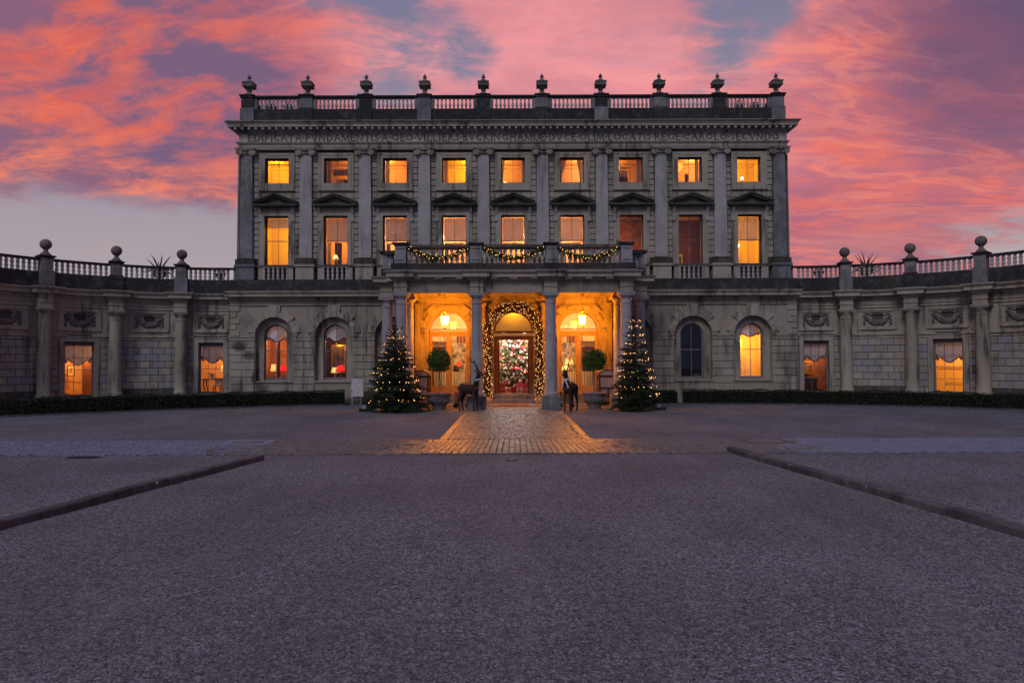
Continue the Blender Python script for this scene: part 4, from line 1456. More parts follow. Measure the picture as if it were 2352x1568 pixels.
# entrance wall inside the portico ---------------------------------------------
for cx in (-3.33, 0, 3.33):
    arch_dress(cx, 1.12, 3.66, YW, HOUSE, 5.0, 1.9)
    MB().ring3(cx, .99, 1.12, 3.66, .46, YW - .05, YW + .02, 24).ring3(cx, 1.07, 1.10, 3.66, .46, YW - .075, YW - .04, 24).build('arch_moulding', STONE, HOUSE, fix=False)
for s in (-1, 1):
    for (a, b_) in ((1.14, 1.42), (1.92, 2.19), (4.47, 4.72)):
        xa, xb = sorted((s * a, s * b_))
        pier_blocks(xa, xb, .62, 3.40, YW - .05, True)
        MB().box(xa - .03, xb + .03, YW - .09, YW + .02, 3.42, 3.60).box(xa - .06, xb + .06, YW - .12, YW + .02, 3.60, 3.655).build('impost', STONE, HOUSE)
    for xc, hwp in ((1.66, .21), (5.0, .25)):
        x = s * xc
        q = MB().box(x - hwp, x + hwp, YW - .20, YW, .64, 4.72)
        q.build('respond_pilaster', STONE, HOUSE)
        MB().box(x - hwp - .03, x + hwp + .03, YW - .23, YW, 4.72, 4.76).box(x - hwp, x + hwp, YW - .2, YW, 4.76, 4.92).box(x - hwp - .05, x + hwp + .05, YW - .25, YW, 4.92, 5.0).box(x - hwp - .09, x + hwp + .09, YW - .29, YW, 5.0, 5.10).build('respond_capital', STONE, HOUSE)
        MB().box(x - hwp - .08, x + hwp + .08, YW - .28, YW, 0, .62).build('respond_plinth', GREY, HOUSE)
wc = MB().box(-5.6, 5.6, YW - .06, YW - .002, 5.10, 5.30).box(-5.6, 5.6, YW - .12, YW - .002, 5.30, 5.36)
wc.build('entrance_entablature', STONE, HOUSE)
brk = MB().prof([(0, 0), (-.10, 0), (-.22, .08), (-.22, .14), (0, .14)], -.11, .11).mesh('cornice_bracket')
for k in range(15):
    put(brk, 'cornice_bracket', STONE, HOUSE, (-4.9 + k * .7, YW - .10, 5.36))
st = MB().box(-1.16, 1.16, -1.0, YW + .4, 0, .23)
st.build('lower_step', GREY, HOUSE)
MB().box(-1.02, 1.02, -.66, YW + .4, .23, .46).build('upper_step', GREY, HOUSE)
for s in (-1, 1):
    MB().box(s * 3.33 - 1.1, s * 3.33 + 1.1, -.75, YW + .4, 0, .23).box(s * 3.33 - .98, s * 3.33 + .98, -.52, YW + .4, .23, .46).build('door_steps', GREY, HOUSE)

# glazed doors and fanlights
yd = .0
for i, cx in enumerate((-3.33, 0, 3.33)):
    f = MB().ring3(cx, .985, .93, 3.70, 3.70, yd - .05, yd + .06, 24)
    f.box(cx - .985, cx + .985, yd - .06, yd + .06, 3.58, 3.70)
    dm = plain('door_paint', (.42, .27, .12), .45) if 'door_paint' not in MATS else MATS['door_paint']
    fan = f.build('fanlight', dm if i != 1 else WOODM, HOUSE, fix=False)
    q = [(cx + .93 * math.cos(a * math.pi / 24), 3.70 + .93 * math.sin(a * math.pi / 24)) for a in range(25)]
    pn = MB()
    n = len(q)
    pn.add([(x, yd - .004, z) for x, z in q] + [(x, yd + .004, z) for x, z in q], [tuple(range(n)), tuple(range(n, 2 * n))])
    pn.build('pane', GLASS, fan, fix=False)
    if i == 1:
        fr = MB()
        for s in (-1, 1):
            fr.box(*sorted((cx + s * .99, cx + s * .80)), yd - .08, yd + .10, .46, 3.24)
            fr.box(*sorted((cx + s * .94, cx + s * .86)), yd - .11, yd - .081, .46, 3.24)
        fr.box(cx - .99, cx + .99, yd - .08, yd + .10, 3.24, 3.40)
        fr.box(cx - .99, cx + .99, yd - .12, yd + .10, 3.40, 3.44)
        dr = fr.build('door_frame', WOODM, HOUSE)
        MB().box(cx - .985, cx + .985, yd - .004, yd + .004, 3.44, 3.58).build('overlight_pane', GLASS, dr)
        for s in (-1, 1):   # the open leaves, folded back into the hall
            lf = MB().box(*sorted((s * .80, s * .745)), yd + .12, yd + 1.0, .47, 3.23)
            for (z0, z1) in ((.6, 1.3), (1.45, 2.2), (2.35, 3.1)):
                lf.box(*sorted((s * .745, s * .735)), yd + .24, yd + .88, z0, z1)
            l_ = lf.build('door_leaf', WOODD, HOUSE)
            MB().ball((s * .71, yd + .2, 1.6), .035, 8, 6).box(*sorted((s * .745, s * .73)), yd + .16, yd + .24, 1.45, 1.75).build('door_handle', BRASS, l_)
        MB().box(-.8, .8, yd - .1, yd + .12, .462, .49).build('threshold', WOODM, dr)
        continue
    for s in (-1, 1):
        x0, x1 = sorted((cx + s * .985, cx + s * .01))
        lf = MB().box(x0, x0 + .13, yd - .03, yd + .03, .46, 3.58).box(x1 - .13, x1, yd - .03, yd + .03, .46, 3.58)
        lf.box(x0 + .13, x1 - .13, yd - .03, yd + .03, .46, .88).box(x0 + .13, x1 - .13, yd - .03, yd + .03, 3.44, 3.58)
        l_ = lf.build('glazed_door', dm, HOUSE)
        xm = (x0 + x1) / 2
        gb = MB().box(x0 + .13, x1 - .13, yd - .018, yd + .018, 1.60, 1.625)
        gb.build('glazing_bars', BRASS, l_)
        for (z0, z1) in ((.88, 1.60), (1.625, 3.44)):
            MB().box(x0 + .13, x1 - .13, yd - .004, yd + .004, z0, z1).build('pane', GLASS, l_)
        MB().ball((x0 + .065 if s > 0 else x1 - .065, yd - .06, 1.45), .03, 8, 6).build('door_handle', BRASS, l_)

# the entrance hall behind the doors
hb = MB()
x0, x1, y0, y1, z0, z1 = -5.4, 5.4, .13, 6.2, .46, 5.2
hb.add([(x0, y0, z0), (x1, y0, z0), (x1, y1, z0), (x0, y1, z0), (x0, y0, z1), (x1, y0, z1), (x1, y1, z1), (x0, y1, z1)], [(3, 2, 6, 7), (0, 3, 7, 4), (2, 1, 5, 6), (4, 7, 6, 5)])
hb.build('hall_walls', HALLW, HOUSE, fix=False)
MB().box(-5.4, 5.4, .11, 6.2, .40, .461).build('hall_floor', FLOORM, HOUSE)
MB().box(-5.4, 5.4, 5.9, 6.19, 4.1, 4.3).build('hall_cornice', CREAM, HOUSE)
for (xa, xb, lab) in ((-4.35, -1.75, 'large faded woodland tapestry on the hall wall behind the left glazed door'), (-1.6, 1.6, 'large grey tapestry on the hall wall behind the indoor tree'), (1.75, 4.35, 'large faded figured tapestry on the hall wall behind the right glazed door')):
    t_ = thing('tapestry', lab, 'tapestry', ((xa + xb) / 2, 6.17, .5), 0, 'tapestries in the hall')
    hwt = (xb - xa) / 2
    MB().box(-hwt + .12, hwt - .12, -.03, 0, .3, 3.3).build('cloth', TAPE, t_)
    MB().box(-hwt, hwt, -.05, 0, 3.3, 3.42).box(-hwt, hwt, -.05, 0, .18, .3).box(-hwt, -hwt + .12, -.05, 0, .3, 3.3).box(hwt - .12, hwt, -.05, 0, .3, 3.3).build('border', CREAM, t_)
for s in (-1, 1):
    # inner glazing posts (window seen through the room)
    fr = MB()
    cxx = s * 3.05
    for q in (-.02, .62, -.7):
        fr.box(cxx + q - .05, cxx + q + .05, 2.6, 2.68, .46, 3.7)
    fr.box(cxx - .75, cxx + .67, 2.6, 2.68, 2.55, 2.63)
    fr.build('inner_screen', CREAM, HOUSE)
    t_ = thing('bookcase', f'dark {"left" if s < 0 else "right"} hall cabinet with cream cornice behind the glazed doors', 'cabinet', (s * 4.15, 1.6, .46))
    MB().box(-.45, .45, 0, .5, 0, 2.45).build('body', WOODD, t_)
    MB().box(-.55, .55, -.08, .52, 2.45, 2.55).box(-.62, .62, -.14, .54, 2.55, 2.75).build('cornice', CREAM, t_)
    for z in (.6, 1.1, 1.6, 2.1):
        MB().box(-.42, .42, -.02, 0, z, z + .03).build('shelf', WOODM, t_)
    drape(HOUSE, 'net_curtain', s * 3.33 - .8, s * 3.33 + .8, .55, 1.6, .10, cloth('net_cloth', (.75, .65, .42), .6) if 'net_cloth' not in MATS else MATS['net_cloth'], 12, .02)
    drape(HOUSE, 'hall_pelmet', s * 3.05 - .1, s * 3.05 + .6, 3.15, 3.55, 2.5, plain('gold_pelmet', (.42, .2, .06), .9) if 'gold_pelmet' not in MATS else MATS['gold_pelmet'], 4, .03)
table_lamp((-2.95, 1.2, 1.62), 'red lamp behind the left glazed door', SHADE_R, h=.5, r=.15, power=0)
table_lamp((2.95, 1.15, 1.5), 'larger white pleated lamp behind the right glazed door', h=.75, r=.27, rt=.62)
table_lamp((2.72, .85, 1.35), 'smaller white lamp low behind the right glazed door', h=.55, r=.2, rt=.62)
t_ = thing('bronze_head', 'dark bronze head sculpture behind the left glazed door', 'sculpture', (-3.02, .9, 1.60))
MB().lathe([(.10, 0), (.15, .05), (.16, .18), (.15, .28), (.10, .36), (.03, .38)], n=12).build('head', plain('bronze', (.09, .055, .025), .4, metal=.6), t_, True)
MB().ball((0, -.16, .16), (.025, .04, .05), 8, 6).ball((-.06, -.14, .22), (.03, .02, .015), 6, 4).ball((.06, -.14, .22), (.03, .02, .015), 6, 4).build('face', MATS['bronze'], t_, 'all')
MB().box(-.12, .12, -.12, .12, -1.14, 0).build('pedestal', WOODD, t_)
for s in (-1, 0, 1):
    lamp('hall_light', (s * 3.3, 3.2, 4.6), 330 if s else 330, WARMW if s == 0 else ORANGE, .25)
for s in (-1, 1):
    lamp('tree_fill_light', (s * .6, 1.35, 3.38), 150, (1.0, .82, .70), .12)  # unseen lamps added above the door head to brighten the tree
MB().box(-1.3, 1.3, .95, 1.0, 3.46, 5.19).build('fanlight_backing', CREAMY, HOUSE)  # panel added behind the fanlight to hide the tree top and show bright
lamp('fanlight_fill_light', (0, .5, 5.0), 60, YELLOW, .1)  # unseen lamp added to brighten the panel behind the fanlight

# ------------------------------------------------------------------ portico
PORT = thing('portico', 'stone entrance portico with granite columns and a balustraded balcony', 'portico')
shaft = [(.33, 0), (.33, .05), (.315, .06), (.33, .09), (.315, .13), (.28, .15), (.27, .17), (.268, .9), (.262, 2.0), (.248, 3.0), (.236, 3.98), (.236, 4.06), (.262, 4.075), (.262, 4.11), (.236, 4.125), (.236, 4.30), (.25, 4.31), (.33, 4.40), (.335, 4.43)]
col_me = MB().lathe(shaft, n=28).mesh('column', True)
aba_me = MB().box(-.35, .35, -.35, .35, 4.43, 4.52).box(-.37, .37, -.37, .37, 4.52, 4.57).mesh('abacus')
YC = -4.85
cols = [(-1.64, YC), (1.64, YC), (-5.0, YC), (5.0, YC), (-5.0, -2.8), (5.0, -2.8), (-6.0, -2.8), (6.0, -2.8)]
for i, (x, y) in enumerate(cols):
    c = put(col_me, 'column', GRANITE, PORT, (x, y, .63))
    put(aba_me, 'abacus', GRANITE, c)
    pl = MB().box(-.41, .41, -.41, .41, -.63, -.36).box(-.40, .40, -.40, .40, -.36, 0.0)
    pl.build('plinth', GREY, c)
    for s in (-1, 1):
        MB().box(*sorted((s * .401, s * .418)), -.3, .3, -.56, -.06).build('plinth_panel', STONE, c)
    # entablature block above
    e = .29
    b = MB().box(x - e, x + e, y - e, y + e, 5.2, 5.45).box(x - e - .04, x + e + .04, y - e - .04, y + e + .04, 5.45, 5.49)
    b.box(x - e, x + e, y - e, y + e, 5.49, 5.74)
    b.build('entablature_block', STONE, PORT)
    b = MB().box(x - .36, x + .36, y - .36, y + .36, 5.74, 5.80).box(x - .46, x + .46, y - .46, y + .46, 5.80, 5.86)
    b.box(x - .58, x + .58, y - .58, y + .58, 5.862, 5.99).hexa([(x - .58, y - .58, 5.99), (x + .58, y - .58, 5.99), (x + .58, y + .58, 5.99), (x - .58, y + .58, 5.99), (x - .68, y - .68, 6.10), (x + .68, y - .68, 6.10), (x + .68, y + .68, 6.10), (x - .68, y + .68, 6.10)])
    b.box(x - .68, x + .68, y - .68, y + .68, 6.10, 6.125)
    b.build('cornice_block', STONE, PORT)


def beam(x0, x1, y0, y1, front):
    """architrave, frieze and cornice of one span; front = 'y' or side sign"""
    b = MB().box(x0, x1, y0, y1, 5.2, 5.46).box(x0, x1, y0 + .02, y1 - .02, 5.46, 5.72)
    b.build('architrave_beam', RENDER_ST, PORT)
    o = .30
    if front == 'y':
        MB().prof([(y0 + .3, 5.72), (y0 - .06, 5.72), (y0 - .1, 5.80), (y0 - .1, 5.86), (y0 - o, 5.862), (y0 - o, 5.98), (y0 - o - .1, 6.08), (y0 - o - .1, 6.115), (y0 + .3, 6.115)], x0, x1).build('span_cornice', STONE, PORT)


for (xa, xb) in ((-4.70, -1.94), (-1.34, 1.34), (1.94, 4.70)):
    beam(xa, xb, YC - .10, YC + .26, 'y')
    n = 3
    for k in range(n):
        xm = xa + (xb - xa) * (k + .5 + (0)) / n
        MB().prof([(0, 5.74), (-.20, 5.76), (-.27, 5.80), (-.27, 5.86), (0, 5.86)], xm - .15, xm + .15).build('mutule', STONE, PORT, loc=(0, YC - .10, 0))
for s in (-1, 1):
    b = MB().box(*sorted((s * 4.85, s * 5.15)), -4.55, -3.1, 5.2, 5.72).box(*sorted((s * 4.85, s * 5.15)), -2.5, -.35, 5.2, 5.72)
    b.box(*sorted((s * 5.3, s * 5.7)), -2.95, -2.65, 5.2, 5.72)
    b.build('side_beam', RENDER_ST, PORT)
    b = MB().box(*sorted((s * 4.85, s * 5.45)), -4.2, -3.45, 5.74, 6.11).box(*sorted((s * 4.85, s * 6.35)), -2.15, -.35, 5.74, 6.11)
    # curved link between the front pier and the stepped-back corner
    n = 8
    for k in range(n):
        a0, a1 = k * math.pi / 2 / n, (k + 1) * math.pi / 2 / n
        P = lambda a, r: (s * (6.2 - r * math.cos(a)), -4.0 + r * math.sin(a) * .9)
        q = [P(a0, .72), P(a1, .72), P(a1, 1.25), P(a0, 1.25)]
        b.hexa([(x, y, 5.9) for x, y in q] + [(x, y, 6.09) for x, y in q])
    b.build('side_cornice', STONE, PORT)
for s in (-1, 1):      # timber screens added at the sides to stop lantern light spilling out
    sc_ = MB().box(*sorted((s * 5.0, s * 5.06)), -2.45, -.52, 0, 1.2)
    for y in (-2.45, -1.5, -.6):
        sc_.box(*sorted((s * 5.0, s * 5.06)), y, y + .08, 1.2, 5.2)
    for z in (1.9, 3.3, 4.2, 5.1):
        sc_.box(*sorted((s * 5.005, s * 5.055)), -2.45, -.52, z, z + .08)
    so = sc_.build('side_screen', WOODD, PORT)
    MB().box(*sorted((s * 5.025, s * 5.035)), -2.45, -.52, 1.2, 5.2).build('spill_blocker', VOID, so)  # added opaque sheet that blocks the lantern light
ceil = MB().box(-4.9, 4.9, -4.62, -.35, 5.62, 5.70)
ceil.build('ceiling', RENDER_ST, PORT)
for x in (-1.64, 1.64):
    MB().box(x - .22, x + .22, -4.55, -.35, 5.36, 5.618).build('ceiling_beam', RENDER_ST, PORT)
MB().box(-5.4, 5.4, -5.25, -.58, 6.127, 6.20).box(*sorted((-6.4, -5.41)), -3.2, -.58, 6.127, 6.20).box(5.41, 6.4, -3.2, -.58, 6.127, 6.20).build('balcony_floor', GREY, PORT)
# balustrade of the balcony
YB = -5.0
MB().box(-5.42, 5.42, YB - .20, YB + .20, 6.202, 6.48).build('balcony_base', DARK, PORT)
piers = [-5.0, -1.66, 1.66, 5.0]
BP = stone('balcony_pier_stone', (0.33, 0.33, 0.345), (0.23, 0.235, 0.25), big=2.5, streak=.7, moss=(.12, .12, .06), rnd=.04)
for x in piers:
    p_ = MB().box(x - .25, x + .25, YB - .19, YB + .23, 6.482, 7.28).build('balcony_pier', BP, PORT)
    MB().box(x - .17, x + .17, YB - .2, YB - .19, 7.10, 7.13).build('panel_mould', DARK, p_)
    MB().box(x - .17, x + .17, YB - .2, YB - .19, 6.60, 6.63).build('panel_mould', DARK, p_)
    MB().box(x - .30, x + .30, YB - .25, YB + .29, 7.28, 7.33).box(x - .35, x + .35, YB - .30, YB + .34, 7.33, 7.39).build('cap', DARK, p_)
    MB().box(x - .32, x + .32, YB - .24, YB + .24, 6.204, 6.485).build('pier_base', DARK, p_)
balc_me = MB().lathe([(.085, 0), (.085, .05), (.05, .07), (.06, .10), (.092, .20), (.083, .27), (.045, .42), (.043, .47), (.06, .51), (.06, .54), (.08, .57), (.08, .62)], n=12).mesh('balcony_baluster', True)
for a, b_ in zip(piers[:-1], piers[1:]):
    xa, xb = a + .25, b_ - .25
    MB().box(xa, xb, YB - .13, YB + .13, 7.12, 7.18).box(xa, xb, YB - .19, YB + .19, 7.18, 7.30).build('balcony_rail', MOSSY, PORT)
    for k in range(12):
        put(balc_me, 'balcony_baluster', BALUS, PORT, (xa + .12 + k * (xb - xa - .24) / 11, YB, 6.482), sc=(1, 1, 1.03))
for s in (-1, 1):
    xx_ = s * 5.95
    MB().box(*sorted((s * 5.62, s * 6.22)), -3.25, -2.75, 6.202, 6.5).build('corner_base', DARK, PORT)
    MB().box(*sorted((s * 5.68, s * 6.16)), -3.2, -2.8, 6.5, 7.24).build('corner_panel', BP, PORT)
    MB().box(*sorted((s * 5.55, s * 6.30)), -3.33, -2.7, 7.24, 7.34).build('corner_cap', DARK, PORT)
    rl, rb = MB(), MB()
    n = 10
    for k in range(n):
        a0, a1 = k * math.pi / 2 / n, (k + 1) * math.pi / 2 / n
        P = lambda a, r: (s * (6.0 - r * math.cos(a)), -4.6 + r * math.sin(a) * 1.55)
        q = [P(a0, .80), P(a1, .80), P(a1, 1.12), P(a0, 1.12)]
        rl.hexa([(x, y, 7.16) for x, y in q] + [(x, y, 7.30) for x, y in q])
        rb.hexa([(x, y, 6.203) for x, y in q] + [(x, y, 6.47) for x, y in q])
    rl.build('curved_rail', DARK, PORT)
    rb.build('curved_base', DARK, PORT)
    for k in range(4):
        a = R(10 + 23 * k)
        put(balc_me, 'balcony_baluster', BALUS, PORT, (s * (6.0 - .96 * math.cos(a)), -4.6 + .96 * math.sin(a) * 1.55, 6.47), sc=(1, 1, 1.05))
    MB().box(*sorted((s * 5.9, s * 6.2)), -2.7, -.6, 6.202, 6.5).box(*sorted((s * 5.9, s * 6.2)), -2.69, -.6, 7.16, 7.3).build('side_rail', DARK, PORT)
    for k in range(8):
        put(balc_me, 'balcony_baluster', BALUS, PORT, (s * 6.05, -2.55 + k * .245, 6.50))

# ------------------------------------------------------------------ curved wings
WR = 9.7
TH = [16.0, 33.2, 50.4, 67.6, 84.8]


def festoon_relief():
    r = random.Random(4)
    b = MB()
    for k in range(26):
        u = -1 + 2 * k / 25
        z = -.17 + .26 * u * u
        rr = .055 + .04 * (1 - u * u)
        for e in range(2):
            b.ball((u * .46 + r.uniform(-.03, .03), -.02 - r.uniform(0, .03), z + r.uniform(-.04, .05) * (1.3 - u * u)), (rr * r.uniform(.7, 1), .05, rr * r.uniform(.7, 1)), 6, 4)
    for s in (-1, 1):
        for k in range(7):
            b.ball((s * (.50 + r.uniform(-.05, .05)), -.02, .12 - k * .06), (.045, .045, .04), 6, 4)
        b.tube([(s * .50, -.03, .16), (s * .38, -.04, .20), (s * .26, -.03, .13), (s * .12, -.04, .19), (0, -.03, .15)], .022, 5)
    return b.mesh('festoon', 'all')


FEST = festoon_relief()
wcol = [(.36, 0), (.36, .06), (.34, .08), (.35, .13), (.32, .17), (.30, .2), (.297, .8), (.292, 1.8), (.275, 2.8), (.262, 3.62), (.262, 3.72), (.285, 3.735), (.285, 3.77), (.262, 3.785), (.262, 3.93), (.34, 4.03), (.345, 4.06)]
wcol_me = MB().lathe(wcol, n=24).mesh('column', True)
waba_me = MB().box(-.36, .36, -.36, .36, 4.06, 4.13).box(-.39, .39, -.39, .39, 4.13, 4.18).mesh('abacus')
fin_b = MB().lathe([(.24, 0), (.24, .07), (.18, .12), (.10, .22), (.09, .28), (.12, .30), (.12, .32)], n=14).mesh('foot', True)
fin_s = MB().ball((0, 0, .54), .25, 24, 16).mesh('ball', 'all')
FIN = stone('finial_stone', (0.22, 0.185, 0.165), (0.13, 0.115, 0.11), big=3, fine=12, streak=.3)
side_nm = {-1: 'left', 1: 'right'}

for s in (-1, 1):
    WING = thing('curved_wing', f'low curved stone wing on the {side_nm[s]} of the mansion with columns and balustrade', 'wing', (s * 14.3, -9.7, 0))

    def frame(th):
        a = -s * R(th)
        ca, sa = math.cos(a), math.sin(a)
        return (lambda q: (q[0] * ca - q[1] * sa, q[0] * sa + q[1] * ca, q[2])), a

    def at(th, x, r_, z):
        f, a = frame(th)
        return f((x, r_, z)), a

    def sweep(name, pr, t0, t1, mat, parent=WING, n=None):
        n = n or max(2, int((t1 - t0) / 2.2))
        pts, fc = [], []
        m_ = len(pr)
        for k in range(n + 1):
            f, _ = frame(t0 + (t1 - t0) * k / n)
            pts += [f((0, r_, z)) for r_, z in pr]
        for k in range(n):
            for j in range(m_):
                fc.append((k * m_ + j, k * m_ + (j + 1) % m_, (k + 1) * m_ + (j + 1) % m_, (k + 1) * m_ + j))
        fc += [tuple(range(m_)), tuple(range(n * m_, n * m_ + m_))]
        b = MB()
        b.add(pts, fc)
        return b.build(name, mat, parent)

    T1 = 88
    RW = 10.05
    bounds = [-1.2] + TH
    wn_th = {0: 8.0, 2: 41.8, 4: 76.2}
    dth = math.degrees(.62 / RW)
    for k in range(5):
        ta, tb = bounds[k], bounds[k + 1]
        if k in wn_th:
            c = wn_th[k]
            sweep('wall', [(RW, 0), (RW, 5.2), (RW + .35, 5.2), (RW + .35, 0)], ta, c - dth, JOINT)
            sweep('wall', [(RW, 0), (RW, 5.2), (RW + .35, 5.2), (RW + .35, 0)], c + dth, tb, JOINT)
            sweep('wall', [(RW, 3.16), (RW, 5.2), (RW + .35, 5.2), (RW + .35, 3.16)], c - dth, c + dth, JOINT)
            sweep('wall', [(RW, 0), (RW, .52), (RW + .35, .52), (RW + .35, 0)], c - dth, c + dth, JOINT)
        else:
            sweep('wall', [(RW, 0), (RW, 5.2), (RW + .35, 5.2), (RW + .35, 0)], ta, tb, JOINT)
        # smooth upper wall above the string course
        sweep('upper_wall', [(RW - .04, 3.50), (RW - .04, 4.80), (RW, 4.80), (RW, 3.50)], ta, tb, STONE)
    sweep('back_wall', [(RW + 5.5, 0), (RW + 5.5, 6.2), (RW + 5.7, 6.2), (RW + 5.7, 0)], -1, T1, STONE)
    sweep('terrace', [(RW - .2, 6.1), (RW - .2, 6.2), (RW + 5.6, 6.2), (RW + 5.6, 6.1)], -1, T1, GREY)
    sweep('entablature', [(RW + .3, 4.802), (RW - .10, 4.802), (RW - .10, 4.95), (RW - .14, 4.95), (RW - .14, 4.99), (RW - .08, 5.0), (RW - .08, 5.20), (RW + .3, 5.20)], -1.2, T1, STONE, n=36)
    sweep('cornice', [(RW + .3, 5.202), (RW - .12, 5.202), (RW - .18, 5.30), (RW - .18, 5.36), (RW - .42, 5.38), (RW - .42, 5.50), (RW - .46, 5.52), (RW - .54, 5.62), (RW - .54, 5.66), (RW + .3, 5.66)], -1.2, T1, STONE, n=36)
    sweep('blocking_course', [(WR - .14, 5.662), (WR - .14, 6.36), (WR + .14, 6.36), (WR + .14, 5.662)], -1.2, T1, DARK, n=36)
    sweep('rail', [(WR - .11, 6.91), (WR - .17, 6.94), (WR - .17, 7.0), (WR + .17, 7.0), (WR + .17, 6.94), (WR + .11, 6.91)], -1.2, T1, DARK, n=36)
    sweep('plinth', [(RW - .12, 0), (RW - .12, .48), (RW + .1, .48), (RW + .1, 0)], -1.2, T1, MOSSY, n=36)
    # columns, entablature breaks, piers and ball finials
    for k, th in enumerate(TH):
        loc, a = at(th, 0, WR + .02, .52)
        c = put(wcol_me, 'column', STONE, WING, loc, a)
        put(waba_me, 'abacus', STONE, c)
        MB().box(-.42, .42, -.42, .36, -.52, -.0).build('plinth', MOSSY, c)
        f, a = frame(th)
        y = WR + .02
        b = MB(f).box(-.30, .30, y - .30, y + .3, 4.70, 4.95).box(-.34, .34, y - .34, y + .3, 4.95, 4.99).box(-.30, .30, y - .30, y + .3, 4.99, 5.22)
        b.build('entablature_break', STONE, WING)
        b = MB(f).box(-.36, .36, y - .36, y + .3, 5.22, 5.30).box(-.44, .44, y - .44, y + .3, 5.30, 5.37).box(-.56, .56, y - .56, y + .3, 5.37, 5.50)
        b.hexa([(-.56, y - .56, 5.50), (.56, y - .56, 5.50), (.56, y + .3, 5.50), (-.56, y + .3, 5.50), (-.66, y - .66, 5.62), (.66, y - .66, 5.62), (.66, y + .3, 5.62), (-.66, y + .3, 5.62)])
        b.box(-.66, .66, y - .66, y + .3, 5.62, 5.668)
        b.build('cornice_break', STONE, WING)
        p_ = MB(f).box(-.31, .31, WR - .24, WR + .40, 5.664, 6.44).build('pier', DARK if k % 2 else GREY, WING)
        MB(f).box(-.25, .25, WR - .2, WR + .32, 6.44, 7.03).build('die', GREY, p_)
        fl_ = MB(f)
        for q in range(5):
            fl_.box(-.17 + q * .075, -.13 + q * .075, WR - .215, WR - .2, 6.75, 6.95)
        fl_.build('flutes', STONE, p_)
        MB(f).box(-.30, .30, WR - .26, WR + .38, 7.03, 7.08).box(-.34, .34, WR - .30, WR + .42, 7.08, 7.13).build('cap', DARK, p_)
        loc, a = at(th, 0, WR + .06, 7.13)
        rank = ['nearest the mansion', 'second from the mansion', 'third from the mansion', 'fourth from the mansion', 'at the far end'][k]
        fi = thing('ball_finial', f'stone ball finial on the {side_nm[s]} wing balustrade, {rank}', 'finial', (loc[0] + s * 14.3, loc[1] - 9.7, loc[2]), a, 'ball finials on the wings')
        put(fin_b, 'foot', FIN, fi)
        put(fin_s, 'ball', FIN, fi)
    # balusters
    for k in range(5):
        ta, tb = (bounds[k] + (3.2 if k == 0 else 1.9)), bounds[k + 1] - 1.9
        n = 10 if k else 9
        for q in range(n):
            th = ta + (tb - ta) * (q + .5) / n
            loc, a = at(th, 0, WR, 6.36)
            put(dbl_me, 'baluster', BALUS, WING, loc, a, sc=(1.2, 1.2, .935))
    # walls of each bay
    for k in range(4):
        tc_ = (max(bounds[k], .6) + bounds[k + 1]) / 2 if k else 8.0
        f, a = frame(tc_)
        half = RW * R((bounds[k + 1] - max(bounds[k], .2)) / 2) - .12
        # festoon panel
        pn = MB(f)
        y = RW - .04
        for (e, pr) in ((.98, .0),):
            pn.box(-.88, .88, y - .10, y + .05, 4.63, 4.74).box(-.88, .88, y - .10, y + .05, 3.68, 3.79).box(-.88, -.77, y - .10, y + .05, 3.79, 4.63).box(.77, .88, y - .10, y + .05, 3.79, 4.63)
            pn.box(-.77, .77, y - .06, y + .05, 4.56, 4.63).box(-.77, .77, y - .06, y + .05, 3.79, 3.87).box(-.77, -.66, y - .06, y + .05, 3.87, 4.56).box(.66, .77, y - .06, y + .05, 3.87, 4.56)
        pnl = pn.build('relief_panel', STONE, WING)
        MB(f).box(-.66, .66, y - .004, y + .02, 3.87, 4.56).build('panel_field', JOINT, pnl)
        loc, _ = at(tc_, 0, y - .01, 4.24)
        put(FEST, 'festoon', RELIEF, pnl, loc, a, sc=(1.16, 1.3, 1.35))
        # string course and ashlar in straight chords
        for q in range(6):
            t0 = max(bounds[k], .0) + (bounds[k + 1] - max(bounds[k], .0)) * q / 6
            t1 = max(bounds[k], .0) + (bounds[k + 1] - max(bounds[k], .0)) * (q + 1) / 6
            if k in wn_th and not (t1 <= wn_th[k] - dth * .8 or t0 >= wn_th[k] + dth * .8):
                t0c, t1c = t0, t1
                if t0 < wn_th[k] - dth * 1.38:
                    t1c = wn_th[k] - dth * 1.38
                elif t1 > wn_th[k] + dth * 1.38:
                    t0c = wn_th[k] + dth * 1.38
                else:
                    continue
                t0, t1 = t0c, t1c
            sweep('string_course', [(RW + .02, 3.25), (RW - .06, 3.25), (RW - .06, 3.36), (RW - .12, 3.40), (RW - .12, 3.50), (RW + .02, 3.50)], t0, t1, STONE, n=1)
        hs = math.radians(1) * RW
        rows = 8
        for r_ in range(rows):
            z1 = 3.23 - r_ * .345
            z0 = z1 - .345
            spans = []
            if k in wn_th:
                for (t0, t1) in ((max(bounds[k], -.3), wn_th[k] - dth * 1.38), (wn_th[k] + dth * 1.38, bounds[k + 1])):
                    spans.append((t0, t1, 1))
            else:
                spans.append((bounds[k] + 1.2, bounds[k + 1] - 1.2, 5))
            for (t0, t1, nn) in spans:
                cuts = [t0]
                if nn > 1:
                    st_ = (t1 - t0) / 4.5
                    q = t0 + st_ * (1 if r_ % 2 else .5)
                    while q < t1 - .3:
                        cuts.append(q)
                        q += st_
                cuts.append(t1)
                for t_a, t_b in zip(cuts[:-1], cuts[1:]):
                    f2, _ = frame((t_a + t_b) / 2)
                    wd = R(t_b - t_a) * (RW - .03) / 2
                    MB(f2).blk(-wd + .008, wd - .008, RW - .05, RW + .02, z0 + .011, z1 - .011).build('stone_block', MOSSY if (r_ == rows - 1 and nn > 1) else ASHLAR, WING, fix=False)
